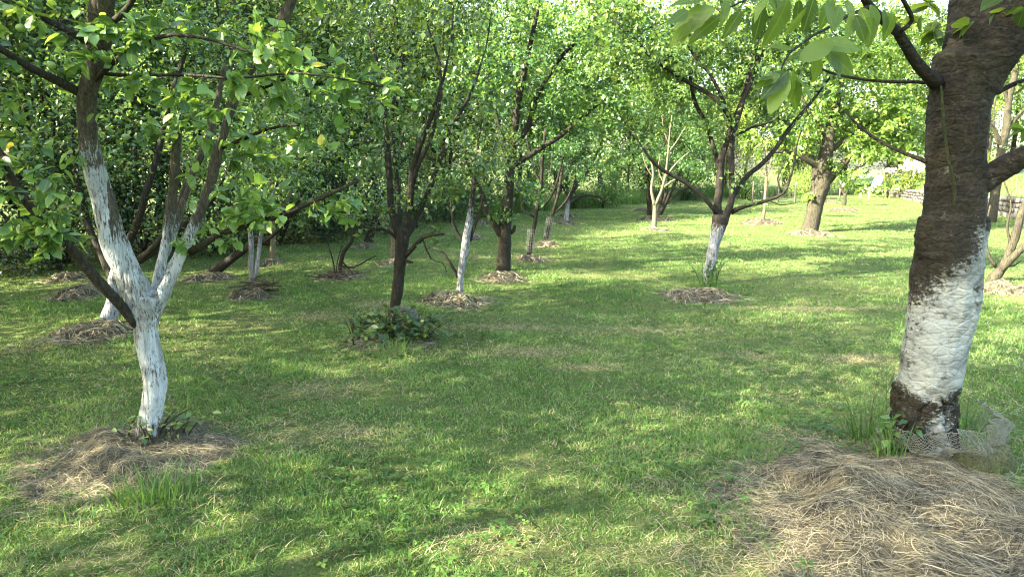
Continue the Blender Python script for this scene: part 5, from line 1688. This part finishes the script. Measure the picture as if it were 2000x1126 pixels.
def build_grass():
    rng = np.random.default_rng(9)
    g = Geo()
    bands = [(1.2, 2.6, 15000), (2.6, 4.2, 10500), (4.2, 6.5, 5200), (6.5, 10, 2200), (10, 16, 900), (16, 26, 380), (26, 40, 130)]
    for (d0, d1, rho) in bands:
        half = R(64) if d1 < 11 else R(48)
        area = half * (d1 ** 2 - d0 ** 2)
        n = int(area * rho)
        d = np.sqrt(rng.uniform(d0 ** 2, d1 ** 2, n))
        a = rng.uniform(-half, half, n)
        x, y = d * np.sin(a), d * np.cos(a)
        ok = ~in_mound(x, y)
        # lawn ends at the wood edge and at the wall
        ex = np.interp(y, [0, 9.9, 14.7, 23.7, 35, 45], [-8.2, -7.6, -3.9, 0.2, 10.5, 30])
        ok &= (x > ex - .6) & (x < wall_x(np.clip(y, 10, 42)) - .15)
        bare = np.zeros(n)
        for (c, rx, ry) in BARE:
            q = ((x - c[0]) / rx) ** 2 + ((y - c[1]) / ry) ** 2
            bare = np.maximum(bare, np.exp(-q * 1.2))
        ok &= rng.random(n) > bare * .85 + .5 * np.clip(fld(x, y, 4.3, 3.1) - .35, 0, 1)
        x, y, d, bare = x[ok], y[ok], d[ok], bare[ok]
        n = len(x)
        f1 = fld(x, y, .9, 1.0)
        f2 = fld(x, y, 3.1, 2.2)
        f3 = fld(x, y, 8.0, .7)
        hgt = (.0245 + .008 * f2 + .009 * f3) * rng.uniform(.5, 1.7, n)
        hgt = np.clip(hgt, .013, .10) * np.where(rng.random(n) < .03, 1.9, 1) * (1 - .4 * bare)
        wd = (.0013 + .00042 * d) * rng.uniform(.6, 1.4, n)
        tint = .38 + .09 * f1 + .10 * f2 + rng.normal(size=n) * .15 + .06 * np.sin(6.283 * (x - .10 * y + .05 * np.sin(y * 1.7)) / .85)
        dry = rng.random(n) < np.clip(.16 + .14 * np.maximum(f1, -.6) - .06 * f2 + .16 * np.maximum(0, f3) + .75 * bare, .02, .95)
        hgt = np.where(dry, hgt * .75, hgt)
        tint = np.where(dry, rng.uniform(.70, .97, n), np.clip(tint, 0, .7))
        lean = np.where(dry, rng.uniform(.5, 1.8, n), rng.uniform(.1, 1.2, n))
        az = rng.uniform(0, 2 * math.pi, n)
        base = np.stack((x, y, ground_z(x, y) - .004), -1)
        ribbon_blades(g, base, hgt, az, lean, wd, tint, 4 if d1 < 5 else 3, rng)
    # cut clippings lying flat
    n = 26000
    d = np.sqrt(rng.uniform(1.3 ** 2, 7.5 ** 2, n))
    a = rng.uniform(-R(46), R(46), n)
    x, y = d * np.sin(a), d * np.cos(a)
    keep = rng.random(n) < np.clip(.35 + .3 * fld(x, y, 2.2, 4.0), .05, 1)
    x, y, d = x[keep], y[keep], d[keep]
    n = len(x)
    base = np.stack((x, y, ground_z(x, y) + rng.uniform(.012, .04, n)), -1)
    ribbon_blades(g, base, np.full(n, .022) * rng.uniform(.6, 1.5, n), rng.uniform(0, 6.28, n), rng.uniform(1.5, 3.5, n), .0011 + .0003 * d, rng.uniform(.72, 1, n), 3, rng)
    for (c, rx, ry) in BARE[:19]:
        n = int(min(900, 9000 * rx * ry))
        x = c[0] + rng.normal(size=n) * rx * .6
        y = c[1] + rng.normal(size=n) * ry * .6
        base = np.stack((x, y, ground_z(x, y) + rng.uniform(.004, .018, n)), -1)
        ribbon_blades(g, base, np.full(n, .02) * rng.uniform(.6, 1.5, n), rng.uniform(0, 6.28, n), rng.uniform(1.5, 3.8, n), np.full(n, .0010 + .0002 * c[1]), rng.uniform(.78, 1, n), 3, rng)
    tag(g.obj('grass', M['grass']), 'short mown grass blades with dry clippings covering the lawn', 'grass', kind='stuff')
    # clover and broad low leaves
    g = Geo()
    n = 18000
    d = np.sqrt(rng.uniform(1.3 ** 2, 7.0 ** 2, n))
    a = rng.uniform(-R(46), R(46), n)
    x, y = d * np.sin(a), d * np.cos(a)
    keep = (rng.random(n) < np.clip(.15 + .5 * fld(x, y, 1.8, 6.0), .02, 1)) & ~in_mound(x, y)
    x, y = x[keep], y[keep]
    n = len(x)
    base = np.stack((x, y, ground_z(x, y) + rng.uniform(.02, .05, n)), -1)
    a0 = rng.uniform(0, 6.28, n)
    sz = rng.uniform(.010, .024, n)
    tn = np.clip(rng.normal(.5, .25, n), 0, 1)
    up = rng.normal(size=(n, 3)) * .25 + (0, 0, 1)
    for k in range(3):
        ax = np.stack((np.cos(a0 + k * 2.09), np.sin(a0 + k * 2.09), rng.normal(size=n) * .15), -1)
        leaves(g, base, ax, up, sz * 1.35, tn, 'far')
    sel = rng.random(n) < .05
    for k in range(5):
        ax = np.stack((np.cos(a0 + k * 1.256), np.sin(a0 + k * 1.256), .35 + .1 * rng.normal(size=n)), -1)
        leaves(g, base[sel] - (0, 0, .02), ax[sel], up[sel], sz[sel] * 3, tn[sel], 'long')
    tag(g.obj('clover', M['clover'], smooth=False), 'clover and broad-leaved weeds growing in the near lawn', 'clover', kind='stuff')
    # tall grass along the wood edge
    g = Geo()
    n = 26000
    t = rng.random(n)
    y = 21 + t * 19
    ex = np.interp(y, [0, 9.9, 14.7, 23.7, 35, 45], [-8.2, -7.6, -3.9, 0.2, 10.5, 30])
    x = ex - .3 - np.abs(rng.normal(size=n)) * 1.3
    base = np.stack((x, y, np.zeros(n) - .02), -1)
    ribbon_blades(g, base, rng.uniform(.25, .75, n) * np.clip((y - 14) / 8, .2, 1), rng.uniform(0, 6.28, n), rng.uniform(.1, .8, n), .004 + .0003 * y, np.clip(rng.normal(.5, .16, n), 0, .9), 4, rng)
    # and on the meadow above the wall
    n = 16000
    y = rng.uniform(14, 44, n)
    x = wall_x(np.clip(y, 10, 42)) + .25 + rng.random(n) ** 1.5 * 12
    dd = x - wall_x(np.clip(y, 10, 42))
    h = np.interp(np.clip(y, 10, 42), WALL[::-1, 1], np.array(WALL_H[::-1]))
    z = h - .07 + .075 * dd + .05 * np.sin(x * .7 + y * .5)
    ribbon_blades(g, np.stack((x, y, z), -1), rng.uniform(.12, .4, n), rng.uniform(0, 6.28, n), rng.uniform(.1, .9, n), .003 + .0004 * y, np.clip(rng.normal(.55, .14, n), 0, .9), 3, rng)
    tag(g.obj('tall_grass', M['grass']), 'tall uncut grass along the wood edge and on the garden meadow', 'tall grass', kind='stuff')


build_grass()
